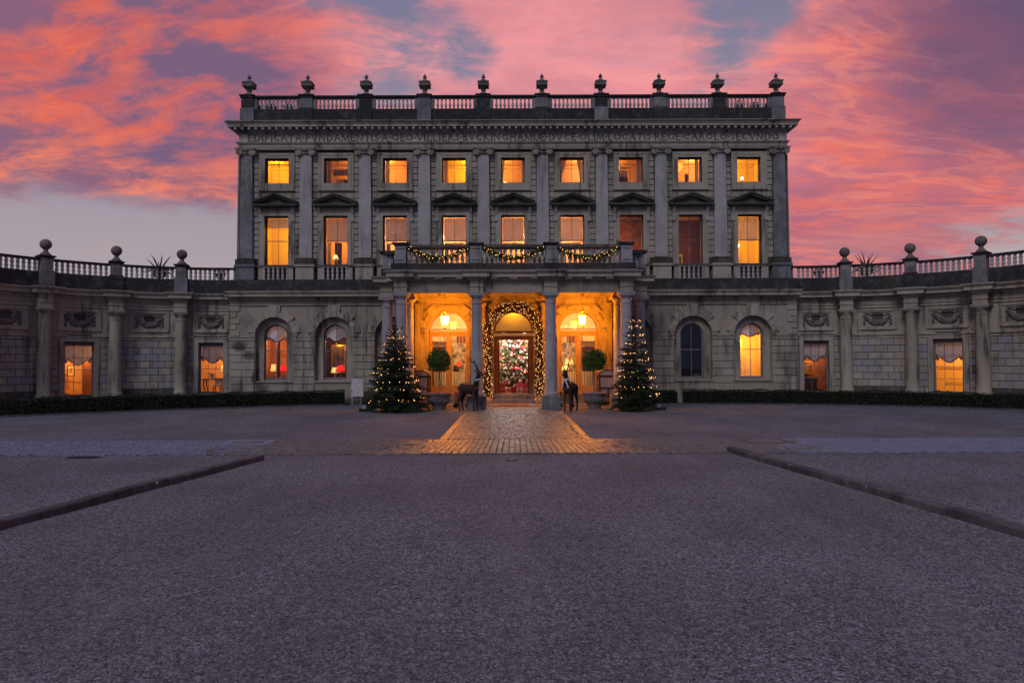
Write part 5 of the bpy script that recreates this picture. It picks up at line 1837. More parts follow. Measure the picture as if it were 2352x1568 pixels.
    # windows
    for k, th in wn_th.items():
        if k == 4:
            continue
        f, a = frame(th)
        z0, z1 = .52, 3.16
        yg = RW + .18
        wnd = sash(WING, 'window', 0, z0, z1, .62, yg, 3, [1.22, 1.80, 2.38], 1.80, f, fr=.07)
        sr = MB(f)
        sr.box(-.84, -.62, RW - .10, RW + .14, .50, 3.38).box(.62, .84, RW - .10, RW + .14, .50, 3.38).box(-.62, .62, RW - .10, RW + .14, 3.16, 3.38)
        sr.box(-.86, .86, RW - .13, RW + .14, 3.38, 3.44).box(-.80, .80, RW - .14, RW + .2, .44, .52)
        sr.build('surround', STONE, wnd)
        # pelmet box with scalloped edge
        pm = MB(f).box(-.55, .55, yg - .09, yg - .05, 2.98, 3.14)
        for q in range(18):
            pm.box(-.55 + q * .0611, -.52 + q * .0611, yg - .09, yg - .05, 2.95, 2.98)
        pm.build('pelmet', plain('mauve_pelmet', (.16, .12, .13), .8) if 'mauve_pelmet' not in MATS else MATS['mauve_pelmet'], wnd)
        rm = {(-1, 0): (PEACH, 60), (-1, 2): (PEACH, 130), (1, 0): (PANEL, 62), (1, 2): (CREAMY, 62)}[(s, k)]
        room(wnd, 0, z0, z1, yg, rm[0], hw=1.2, depth=2.4, xf=f, low=.1, high=.3)
        L0, _ = at(th, .45, yg + 1.2, 2.6)
        lamp('room_light', (L0[0] + s * 14.3, L0[1] - 9.7, L0[2]), rm[1] * 1.35, ORANGE, .14)
        swag(wnd, -.56, .56, 3.08, 2.02 if k else 2.1, yg + .13, f)

        def wpos(x, y_, z):
            q, _ = at(th, x, y_, z)
            return (q[0] + s * 14.3, q[1] - 9.7, q[2])
        if (s, k) == (-1, 2):
            framed('small black framed print on the orange wall of the left wing window', wpos(.0, yg + 1.9, 1.75), .32, .55, PRINT, a, None, PAPER)
            framed('second framed print beside the blind in the left wing window', wpos(-.5, yg + 1.9, 1.95), .32, .55, PRINT, a, None, PAPER)
            MB(f).hexa([(-1.1, yg + 1.7, .3), (.6, yg + 1.7, .3), (.6, yg + 1.76, .3), (-1.1, yg + 1.76, .3), (-1.1, yg + 1.7, 1.0), (.6, yg + 1.7, .32), (.6, yg + 1.76, .32), (-1.1, yg + 1.76, 1.0)]).build('stair_string', WOODM, wnd)
            MB(f).tube([(-.9, yg + 1.85, 1.55), (.1, yg + 1.85, 1.15), (.4, yg + 1.85, 1.1)], .015, 5).build('dado_line', WOODM, wnd)
            MB(f).box(.42, .9, yg + 1.3, yg + 1.36, .3, 3.2).build('dark_jamb', WOODM, wnd)
        if (s, k) == (-1, 0):
            table_lamp(wpos(.42, yg + .8, 1.28), 'large white shaded lamp in the left wing window beside the mansion', h=.72, r=.24)
            t_ = thing('writing_desk', 'dark writing desk with curved legs in the left wing window', 'desk', wpos(.1, yg + .9, .5), a)
            MB().box(-.75, .75, -.3, .3, .70, .76).build('top', WOODD, t_)
            for q in (-.68, .68):
                for e in (-.25, .25):
                    MB().tube([(q, e, .7), (q * 1.05, e, .45), (q * .94, e, .2), (q, e, 0)], [.04, .03, .025, .03], 6).build('leg', WOODD, t_)
            framed('small white card propped on the writing desk', wpos(-.2, yg + .8, 1.42), .24, .26, PAPER, a, PAPER)
            t_ = thing('dining_chair', 'small pale upholstered chair by the writing desk', 'chair', wpos(.15, yg + .5, .45), a)
            MB().box(-.2, .2, -.2, .2, .40, .48).build('seat', PAPER, t_)
            MB().box(-.2, .2, .17, .2, .48, .85).build('backrest', PAPER, t_)
            for q in (-.17, .17):
                for e in (-.17, .17):
                    MB().box(q - .02, q + .02, e - .02, e + .02, 0, .4).build('leg', WOODD, t_)
        if (s, k) == (1, 0):
            framed('dark gilt framed landscape painting in the right wing window', wpos(-.1, yg + 1.9, 1.75), 1.0, .7, LAND, a, GILT)
            t_ = thing('sideboard', 'dark sideboard under the painting in the right wing window', 'sideboard', wpos(-.2, yg + 1.3, .45), a)
            MB().box(-.6, .6, -.2, .2, .1, .75).build('body', WOODD, t_)
            MB().box(-.64, .64, -.23, .23, .75, .79).build('top', WOODM, t_)
            for q in (-.55, .55):
                MB().box(q - .03, q + .03, -.18, .18, 0, .1).build('leg', WOODD, t_)
        if (s, k) == (1, 2):
            MB(f).box(-1.1, 1.1, yg + 2.28, yg + 2.33, 1.72, 1.80).box(-.5, .5, yg + 2.28, yg + 2.33, 1.0, 1.03).build('wall_mouldings', CREAMY, wnd)
# ------------------------------------------------------------------ plants
def leaf_mat(name, c1, c2, rough=.55, trans=.25):
    m = bpy.data.materials.new(name)
    m.use_nodes = True
    t = NT(m.node_tree)
    b = m.node_tree.nodes['Principled BSDF']
    geo = t.n('ShaderNodeNewGeometry')
    n1 = t.noise(geo.outputs['Position'], 7.0, 4, .6)
    r_ = t.math('ADD', t.math('MULTIPLY', geo.outputs['Random Per Island'], .6), t.math('MULTIPLY', n1, .5))
    t.put(b.inputs['Base Color'], t.mix(t.step(r_, .2, .85), c1, c2))
    b.inputs['Roughness'].default_value = rough
    b.inputs['Specular IOR Level'].default_value = .35
    MATS[name] = m
    return m


HEDGE = leaf_mat('hedge_leaf', (.008, .013, .006), (.035, .05, .018))
FIR = leaf_mat('fir_needle', (.006, .013, .006), (.034, .058, .019))
BAYL = leaf_mat('bay_leaf', (.022, .05, .008), (.075, .15, .02), .4)
SPRUCE = leaf_mat('garland_needle', (.012, .022, .008), (.045, .07, .02))
HALLF = leaf_mat('hall_fir', (.07, .10, .06), (.20, .25, .16))
AGAVE = leaf_mat('agave_leaf', (.03, .05, .035), (.06, .09, .06))
BARK = plain('bark', (.07, .045, .03), .9, var=.4, scale=9)
BARKG = plain('grey_bark', (.20, .19, .18), .8, var=.3, scale=9)
TWIG = plain('twig', (.055, .03, .017), .85, var=.5, scale=14)
SOIL = plain('soil', (.03, .022, .016), .95)


def leaf_quads(P, size, up=None, seed=0, droop=0.0, aspect=.5):
    """P (n,3) centres -> folded leaf quads with random headings"""
    r = np.random.default_rng(seed)
    n = len(P)
    a = r.random(n) * 6.283
    el_ = (r.random(n) - .5) * 2.2 - droop
    L = size * (.6 + .8 * r.random(n))
    dr = np.stack([np.cos(a) * np.cos(el_), np.sin(a) * np.cos(el_), np.sin(el_)], 1)
    rn = r.normal(size=(n, 3))
    sd_ = np.cross(dr, rn)
    sd_ /= np.linalg.norm(sd_, axis=1)[:, None] + 1e-9
    w_ = (L * aspect)[:, None] * sd_ * .5
    l_ = L[:, None] * dr * .5
    q = np.stack([P - l_, P + w_, P + l_, P - w_], 1)
    return q.reshape(-1, 3)


def hedge(name, pts, width, h, label, seed, n_leaf):
    r = np.random.default_rng(seed)
    pts = [Vector((x, y, 0)) for x, y in pts]
    segs = [(a, b_) for a, b_ in zip(pts[:-1], pts[1:])]
    t = thing(name, label, 'hedge', pts[0], 0, 'clipped hedges before the house')
    o = pts[0]
    L = [(b_ - a).length for a, b_ in segs]
    tot_ = sum(L)
    nrm = []
    for a, b_ in segs:
        dv = (b_ - a).normalized()
        nv = Vector((-dv.y, dv.x, 0))
        if nv.y < 0:
            nv = -nv
        nrm.append(nv)
    vn = [nrm[0]] + [((nrm[i] + nrm[i + 1]) / 2).normalized() for i in range(len(nrm) - 1)] + [nrm[-1]]
    core = MB()
    for i, (a, b_) in enumerate(segs):
        q = [a - o + vn[i] * .05, b_ - o + vn[i + 1] * .05, b_ - o + vn[i + 1] * (width - .05), a - o + vn[i] * (width - .05)]
        core.hexa([(v.x, v.y, 0.0) for v in q] + [(v.x, v.y, h - .05) for v in q])
    core.build('branches', plain('hedge_core', (.006, .008, .004), .95) if 'hedge_core' not in MATS else MATS['hedge_core'], t)
    P = []
    cum = np.cumsum([0] + L)
    for _ in range(n_leaf):
        u = r.random() * tot_
        i = min(len(L) - 1, int(np.searchsorted(cum, u) - 1)) if u > 0 else 0
        f_ = (u - cum[i]) / L[i]
        base = segs[i][0].lerp(segs[i][1], f_) - o
        nv = vn[i].lerp(vn[i + 1], f_)
        k = r.random()
        wob = .03 * math.sin(u * 2.3) + .025 * math.sin(u * 5.1 + 1) + (abs(r.normal(0, .05)) if r.random() < .06 else 0)
        if k < .6:
            q = base + nv * (r.normal(0, .018) + .02 + wob) + Vector((0, 0, r.random() * (h + wob)))
        else:
            q = base + nv * (r.random() * width) + Vector((0, 0, h + wob + r.normal(0, .015)))
        P.append(q)
    put(rnd_mesh('foliage', leaf_quads(np.array(P), .065, seed=seed), 4, 4), 'foliage', HEDGE, t)


hedge('hedge', [(-8.35, -1.4), (-11.9, -2.4), (-15.1, -4.2), (-18.2, -6.3), (-20.5, -7.8), (-24, -10.2)], .8, .68, 'long clipped dark hedge in front of the left wing', 3, 17000)
hedge('hedge', [(8.45, -1.15), (13.3, -2.0), (18.1, -3.7), (21.2, -6.0), (25, -9)], .8, .66, 'long clipped dark hedge in front of the right wing', 4, 17000)
hedge('hedge', [(6.85, -1.5), (8.15, -1.25)], .6, .62, 'short ragged dark hedge beside the right Christmas tree', 5, 1500)
# stone edging below the hedges
for s, pts in ((-1, [(-8.3, -1.6), (-11.9, -2.6), (-15.1, -4.4), (-18.2, -6.5), (-20.5, -8.0)]), (1, [(7.0, -1.55), (13.3, -2.2), (18.1, -3.9), (21.2, -6.2), (24, -8.6)])):
    e = MB()
    for a, b_ in zip(pts[:-1], pts[1:]):
        dv = Vector((b_[0] - a[0], b_[1] - a[1])).normalized()
        nv = Vector((-dv.y, dv.x)) * .07
        e.hexa([(a[0] + nv.x, a[1] + nv.y, 0), (b_[0] + nv.x, b_[1] + nv.y, 0), (b_[0] - nv.x, b_[1] - nv.y, 0), (a[0] - nv.x, a[1] - nv.y, 0),
                (a[0] + nv.x, a[1] + nv.y, .07), (b_[0] + nv.x, b_[1] + nv.y, .07), (b_[0] - nv.x, b_[1] - nv.y, .07), (a[0] - nv.x, a[1] - nv.y, .07)])
    tag(e.build('bed_edging', KERB), kind='structure')

bulb_me = MB().ball((0, 0, 0), .0115, 6, 4).mesh('bulb')


def conifer(name, label, loc, H, Rb, seed, mat=FIR, z_low=.35, nper=None, cat='Christmas tree', bushy=1.0, group='Christmas trees outside the portico'):
    r = np.random.default_rng(seed)
    t = thing(name, label, cat, loc, 0, group)
    MB().tube([(0, 0, .1), (0, 0, H * .5), (.02, .01, H - .12)], [.075, .045, .012], 8).build('trunk', BARK, t)
    V, wood = [], MB()
    prof_ = lambda v: max(.03, (1 - v) ** .82) * Rb
    tips = []
    nl = int(29 * bushy)
    for k in range(nl):
        v = (k + r.random() * .6) / nl
        v = v ** 1.08
        z = z_low + (H - z_low - .12) * v
        L0 = prof_(v)
        nb = int(round(7 + 5 * (1 - v)))
        a0 = r.random() * 6.28
        for j in range(nb):
            a = a0 + 6.283 * j / nb + r.normal(0, .16)
            L = L0 * (.60 + .55 * r.random() ** 1.2) * (.92 + .20 * math.sin(a * 2 + z * 3.1 + seed) * math.cos(z * 2.3 + a))
            up = -.16 + .75 * v ** 1.4 + r.normal(0, .09)
            dr = np.array([math.cos(a), math.sin(a), up])
            sd_ = np.array([-math.sin(a), math.cos(a), 0])
            n_tw = max(3, int(L / .07))
            base = np.array([0, 0, z])
            for q in range(1, n_tw + 1):
                f_ = q / n_tw
                if f_ * L < .18 * min(1, Rb):
                    continue
                p0 = base + dr * L * f_ + np.array([0, 0, -.16 * L * f_ * f_ + .06 * L * f_ ** 4])
                for sgn in ((-1, 1) if q < n_tw else (0,)):
                    tl = L * (.34 * (1 - f_) + .16) * (.7 + .6 * r.random()) if sgn else .13
                    td = dr * (.75 if sgn else 1) + sd_ * sgn * .8 + np.array([0, 0, r.normal(-.05, .16)])
                    td /= np.linalg.norm(td)
                    nn_ = max(5, int(tl / .017))
                    u = r.random((nn_, 1))
                    P = p0 + td * tl * u
                    nd = r.normal(size=(nn_, 3)) * .8 + td * .9
                    nd /= np.linalg.norm(nd, axis=1)[:, None]
                    ln = .06 + .06 * r.random((nn_, 1))
                    sw = np.cross(nd, r.normal(size=(nn_, 3)))
                    sw /= np.linalg.norm(sw, axis=1)[:, None] + 1e-9
                    V.append(np.stack([P - sw * .014, P + sw * .014, P + nd * ln], 1).reshape(-1, 3))
            tips.append(base + dr * L + np.array([0, 0, -.1 * L]))
            if j % 2 == 0:
                e = base + dr * L * .9 + np.array([0, 0, -.13 * L])
                wood.tube([tuple(base), tuple((base + e) / 2 + np.array([0, 0, .02 * L])), tuple(e)], [.014, .009, .004], 4)
    put(rnd_mesh('foliage', np.concatenate(V), 3, 3), 'foliage', mat, t)
    tag(wood.build('branches', BARK, t, fix=False), kind='stuff')
    return t, prof_, z_low


def string_lights(t, prof_, H, z_low, rows, seed, face=-math.pi / 2):
    """strings of bulbs looped round the tree in uneven sagging rows"""
    r = random.Random(seed)
    for k in range(rows):
        v = .09 + .86 * (max(0, k + r.uniform(-.2, .2)) / rows) ** .92
        z = z_low + (H - z_low) * v
        rr0 = prof_(v)
        n = max(3, int(4 + 24 * rr0 / prof_(.1)))
        tilt = r.uniform(-.10, .10) * rr0
        ph = r.uniform(0, 6)
        a = r.uniform(0, .6)
        while a < 2 * math.pi:
            x = math.cos(a + ph)
            q = rr0 * r.uniform(.74, .98) + .02
            zz = z + tilt * x - .05 * abs(math.sin(a * 2.5)) + r.gauss(0, .022)
            put(bulb_me, 'bulb', BULB, t, (q * math.cos(a + face), q * math.sin(a + face), zz - .08 * q), sc=r.choice((.6, .75, .9, 1.0, 1.2)))
            a += (2 * math.pi / n) * r.choice((.35, .5, .8, 1.0, 1.3, 1.7))


TUB = plain('dark_tub', (.035, .026, .02), .8, var=.3)
for (s, x, y, H, Rb, lab, sd_) in ((-1, -5.1, -5.75, 4.03, 1.40, 'lit Christmas tree hung with warm fairy lights left of the portico', 21),
                                   (1, 5.25, -5.75, 4.50, 1.12, 'lit Christmas tree hung with warm fairy lights right of the portico', 22)):
    t, pf, zl = conifer('christmas_tree', lab, (x, y, 0), H, Rb, sd_)
    string_lights(t, pf, H, zl, 10, sd_)
    tb = MB().lathe([(.36, 0), (.42, .5), (.40, .5), (.38, .44)], n=20)
    tb.build('tub', TUB, t, True)
    for k in range(2):
        MB().lathe([(.385 + .035 * k, .12 + k * .24), (.395 + .035 * k, .16 + k * .24)], n=20).build('hoop', BLACK, t)
for (x, y, lab) in ((-6.45, -5.6, 'black cable box with plugs on the gravel left of the left Christmas tree'), (6.35, -5.3, 'black cable box on the gravel right of the right Christmas tree')):
    t = thing('cable_box', lab, 'cable box', (x, y, 0), .2, 'cable boxes by the Christmas trees')
    MB().box(-.26, .26, -.11, .11, 0, .13).build('case', BLACK, t)
    MB().box(-.12, .02, -.10, .06, .13, .26).build('plug', plain('grey_plastic', (.35, .36, .38), .5) if 'grey_plastic' not in MATS else MATS['grey_plastic'], t)
    MB().tube([(.2, 0, .1), (.4, .05, .03), (.7, .1, .012), (1.0, .02, .012)], .012, 5).build('cable', BLACK, t)

# bay topiary in carved pots
POT = stone('pot_stone', (.24, .215, .22), (.15, .135, .14), big=3, fine=14, streak=.5)


def topiary(label, loc, seed):
    r = np.random.default_rng(seed)
    t = thing('bay_tree', label, 'topiary', loc, r.random() * 6, 'clipped bay trees in pots')
    p_ = MB().lathe([(.28, 0), (.30, .05), (.29, .08), (.36, .22), (.37, .26), (.44, .30), (.47, .36), (.48, .58), (.50, .62), (.54, .66), (.55, .72), (.52, .74), (.47, .72), (.46, .66)], n=28)
    p_.build('pot', POT, t, True)
    dc = MB()
    rr = random.Random(seed)
    for k in range(6):
        a = k * math.pi / 3
        for q in range(11):
            u = -1 + 2 * q / 10
            b_ = a + u * .45
            dc.ball((.475 * math.cos(b_), .475 * math.sin(b_), .40 + .14 * u * u + rr.uniform(-.02, .02)), rr.uniform(.028, .045), 6, 4)
        dc.ball((.46 * math.cos(a + .52), .46 * math.sin(a + .52), .42), (.07, .07, .09), 8, 6)
    dc.build('carved_swags', POT, t, 'all')
    MB().lathe([(.46, .64), (.46, .68)], n=20).build('soil', SOIL, t)
    MB().tube([(0, 0, .66), (.01, .01, 1.2), (0, 0, 1.95)], [.04, .033, .03], 8).build('trunk', BARKG, t)
    br = MB()
    for k in range(26):
        dv = r.normal(size=3)
        dv /= np.linalg.norm(dv)
        br.tube([(0, 0, 1.95), tuple(np.array([0, 0, 2.15]) + dv * .22), tuple(np.array([0, 0, 2.2]) + dv * .44)], [.014, .009, .004], 4)
    br.build('branches', BARK, t, fix=False)
    n = 5200
    dv = r.normal(size=(n, 3))
    dv /= np.linalg.norm(dv, axis=1)[:, None]
    rad = .50 * (.45 + .55 * r.random(n) ** .45) * (1 + .07 * np.sin(dv[:, 0] * 9 + seed) * np.cos(dv[:, 2] * 8))
    P = dv * rad[:, None] * (1 + .10 * (r.random(n) < .07) * r.random(n) * 2.2)[:, None] * np.array([1.08, 1.08, .98]) + np.array([0, 0, 2.2])
    P[:, 2] = np.maximum(P[:, 2], 1.80 + .05 * r.random(n))
    m = 700
    a = r.random(m) * 6.283
    rr2 = .18 + .32 * r.random(m)
    P2 = np.stack([rr2 * np.cos(a), rr2 * np.sin(a), 1.86 - .12 * r.random(m) ** 2], 1)
    put(rnd_mesh('foliage', leaf_quads(np.concatenate([P, P2]), .085, seed=seed, droop=.45, aspect=.36), 4, 4), 'foliage', BAYL, t)
    return t


topiary('round clipped bay tree in a carved stone pot left of the doorway', (-3.35, -4.55, 0), 31)
topiary('round clipped bay tree in a carved stone pot right of the doorway', (3.62, -4.4, 0), 32)

# agaves and small pots on the wing terraces
for s, x, y, lab in ((-1, -18.35, .1, 'spiky agave in a stone planter behind the left wing balustrade'), (1, 18.3, .1, 'spiky agave in a stone planter behind the right wing balustrade')):
    t = thing('agave_planter', lab, 'agave', (x, y, 6.2), 0, 'agaves on the wing terraces')
    MB().lathe([(.22, 0), (.22, .08), (.12, .14), (.11, .22), (.30, .42), (.34, .62), (.30, .62), (.28, .56)], n=16).build('planter', URN, t, True)
    rr = random.Random(8 + s)
    lv = MB()
    for k in range(20):
        a = k * 2.4
        e = R(20 + 62 * (k / 20))
        L = rr.uniform(.8, 1.2)
        pts = []
        for q in range(6):
            f_ = q / 5
            ee = e - f_ * (.7 if k < 12 else .15)
            pts.append((L * f_ * math.cos(ee) * math.cos(a), L * f_ * math.cos(ee) * math.sin(a), .58 + L * f_ * math.sin(ee)))
        lv.tube(pts, [.035, .045, .04, .03, .018, .003], 5)
    lv.build('leaves', AGAVE, t, True)
for (x, y, z, lab) in ((-15.55, .95, 6.2, 'small stone planter behind the left wing balustrade beside the mansion'), (16.2, .9, 6.2, 'small stone planter behind the right wing balustrade beside the mansion'),
                       (-12.9, .95, 15.1, 'stone planter with a plant behind the left end of the roof balustrade'), (-11.95, .9, 15.1, 'stone vase behind the left end of the roof balustrade'),
                       (12.1, .9, 15.1, 'stone vase behind the right end of the roof balustrade'), (13.0, .95, 15.1, 'stone planter with a plant behind the right end of the roof balustrade')):
    t = thing('terrace_planter', lab, 'planter', (x, y, z), 0, 'planters on the roofs')
    MB().lathe([(.16, 0), (.16, .06), (.07, .12), (.07, .24), (.20, .42), (.27, .60), (.29, .62), (.24, .62)], n=14).build('bowl', URN, t, True)
    rr = np.random.default_rng(int(abs(x) * 10))
    P = rr.normal(size=(160, 3)) * np.array([.13, .13, .09]) + np.array([0, 0, .70])
    put(rnd_mesh('foliage', leaf_quads(P, .10, seed=3), 4, 4), 'foliage', AGAVE, t)

# ------------------------------------------------------------------ willow reindeer


def bake(o):
    dg = bpy.context.evaluated_depsgraph_get()
    me = bpy.data.meshes.new_from_object(o.evaluated_get(dg))
    o.modifiers.clear()
    o.data = me
    return o


WICK = plain('willow', (.05, .03, .024), .85, var=.55, scale=16, bump=.6)
RIB = plain('satin_ribbon', (.62, .60, .56), .35, .5)


def reindeer(label, loc, rz, seed, antlers, head_turn=0.0):
    r = random.Random(seed)
    t = thing('reindeer', label, 'reindeer sculpture', loc, rz, 'willow reindeer before the columns')
    b = MB()
    # trunk of the body: deep chest (+x) to rump (-x)
    body = [(-.50, 0, .98), (-.42, 0, .99), (-.25, 0, .97), (0, 0, .95), (.22, 0, .96), (.36, 0, 1.0), (.44, 0, 1.04)]
    rads = [.12, .18, .185, .17, .20, .19, .12]
    b.tube(body, rads, 14)
    neck = [(.30, 0, 1.02), (.40, 0, 1.22), (.46, 0, 1.42), (.49, 0, 1.60)]
    b.tube(neck, [.17, .13, .10, .085], 12)
    ht = Matrix.Rotation(head_turn, 3, 'Z')
    hp = Vector((.47, 0, 1.62))
    hd = [hp + ht @ Vector(q) for q in ((-.05, 0, .06), (.05, 0, .06), (.15, 0, .02), (.25, 0, -.04), (.31, 0, -.07))]
    b.tube(hd, [.075, .095, .075, .055, .04], 10)
    for s in (-1, 1):      # ears
        e0 = hp + ht @ Vector((-.02, s * .07, .10))
        b.tube([e0, e0 + ht @ Vector((-.04, s * .08, .04)), e0 + ht @ Vector((-.07, s * .14, .05))], [.03, .035, .008], 6)
    feet = []
    for s in (-1, 1):
        f0 = (.33, s * .11)
        b.tube([(f0[0] - .02, f0[1] * .8, .98), (f0[0] - .01, f0[1], .70), (f0[0] + .02, f0[1] * 1.05, .45), (f0[0] - .01, f0[1] * 1.1, .12), (f0[0] + .02, f0[1] * 1.1, .0)], [.105, .068, .052, .04, .05], 8)
        h0 = (-.40, s * .11)
        b.tube([(h0[0] + .02, h0[1] * .7, 1.0), (h0[0] + .06, h0[1], .74), (h0[0] - .08, h0[1] * 1.05, .42), (h0[0] - .03, h0[1] * 1.1, .12), (h0[0], h0[1] * 1.1, .0)], [.14, .095, .055, .042, .05], 8)
    b.tube([(-.52, 0, 1.05), (-.60, 0, .98), (-.62, 0, .88)], [.05, .045, .02], 6)
    bd = b.build('body', WICK, t)
    rm = bd.modifiers.new('r', 'REMESH')
    rm.mode = 'VOXEL'
    rm.voxel_size = .022
    sm = bd.modifiers.new('s', 'SMOOTH')
    sm.iterations = 4
    bake(bd)
    bd.data.shade_smooth()
    # woven strands
    st_ = MB()
    for k in range(230):
        u0 = r.uniform(0, .72)
        a = r.uniform(0, 6.283)
        pts = []
        for q in range(5):
            u = min(.999, u0 + q * .07) * (len(body) - 1)
            i = int(u)
            f_ = u - i
            c = Vector(body[i]).lerp(Vector(body[i + 1]), f_)
            rr = rads[i] * (1 - f_) + rads[i + 1] * f_ + .004 + .016 * r.random()
            aa = a + q * .22
            pts.append((c.x, rr * math.cos(aa), c.z + rr * math.sin(aa)))
        st_.tube(pts, .0065, 4)
    for k in range(120):
        a = r.uniform(0, 6.283)
        u0 = r.uniform(0, .5)
        pts = []
        for q in range(5):
            u = min(.999, u0 + q * .11) * 3
            i = int(u)
            f_ = u - i
            c = Vector(neck[i]).lerp(Vector(neck[i + 1]), f_)
            rr = [.17, .13, .10, .085][i] * (1 - f_) + [.17, .13, .10, .085][i + 1] * f_ + .012 * r.random()
            pts.append((c.x + rr * math.cos(a + q * .15), rr * math.sin(a + q * .15), c.z))
        st_.tube(pts, .006, 4)
    for k in range(14):
        x0 = r.uniform(-.4, .1)
        pts = [(x0, r.uniform(-.1, .1), 1.12), (x0 - .05, r.uniform(-.12, .12), 1.22 + r.random() * .08), (x0 - .16, r.uniform(-.12, .12), 1.14)]
        st_.tube(pts, .005, 4)
    tag(st_.build('willow_strands', WICK, t, fix=False), kind='stuff')
    for s, main, tines in antlers:
        m_ = MB()
        base = hp + ht @ Vector((.0, s * .05, .13))
        pts = [base + Vector(q) for q in main]
        n = len(pts)
        m_.tube(pts, [.026 - .019 * i / (n - 1) for i in range(n)], 6)
        for (i, dv) in tines:
            m_.tube([pts[i], pts[i] + Vector(dv) * .5 + Vector((0, 0, .01)), pts[i] + Vector(dv)], [.015, .011, .004], 5)
        m_.build('antler', TWIG, t)
    # ribbon: collar, knot, two tails
    rb = MB()
    n = 16
    c = Vector((.445, 0, 1.36))
    for k in range(n):
        for a0, a1 in ((2 * math.pi * k / n, 2 * math.pi * (k + 1) / n),):
            q = [(c.x + .125 * math.cos(a), .125 * math.sin(a), c.z + dz + .03 * math.cos(a)) for a, dz in ((a0, -.035), (a1, -.035), (a1, .035), (a0, .035))]
            rb.add(q, [(0, 1, 2, 3)])
    rb.ball((c.x + .14, 0, c.z + .03), (.035, .04, .04), 8, 6)
    for s in (-1, 1):
        for (L, dy_) in ((.34, .15), (.16, .19)):
            pts = [(c.x + .14, s * .02, c.z + .02), (c.x + .16, s * dy_ * .6, c.z - L * .45 if L > .2 else c.z + .07), (c.x + .13, s * dy_, c.z - L if L > .2 else c.z + .01)]
            w_ = .032
            q = []
            for x, y, z in pts:
                q += [(x, y - w_, z - .01), (x, y + w_, z + .01)]
            rb.add(q, [(0, 1, 3, 2), (2, 3, 5, 4)])
    rb.build('ribbon', RIB, t, fix=False)
    return t


reindeer('willow reindeer with branching antlers and white ribbon before the left column', (-1.93, -5.75, 0), R(-32), 5,
         [(1, [(0, 0, 0), (-.12, .02, .16), (-.26, .06, .30), (-.50, .10, .40), (-.72, .12, .46)], [(1, (-.02, .14, .14)), (2, (-.03, .02, .22)), (2, (.12, .0, .14)), (3, (-.10, .0, .16)), (3, (-.14, .02, -.06))]),
          (-1, [(0, 0, 0), (-.06, -.02, .18), (-.12, -.05, .34), (-.30, -.10, .50), (-.36, -.14, .66)], [(1, (.12, -.06, .12)), (2, (.02, -.02, .24)), (3, (-.20, -.02, .08)), (2, (-.14, .0, .08))])], -.2)
reindeer('willow reindeer with two tall straight antlers and white ribbon before the right column', (2.42, -5.85, 0), R(-118), 6,
         [(-1, [(0, 0, 0), (.0, -.08, .20), (.02, -.17, .42), (.0, -.25, .68)], [(1, (.0, .08, .06)), (2, (.0, -.06, .10))]),
          (1, [(0, 0, 0), (.0, .06, .20), (.0, .13, .44), (.02, .21, .76)], [(1, (.0, .14, .05)), (1, (.02, -.10, .06)), (2, (.0, .15, .04)), (2, (.0, -.10, .08))])], -.1)

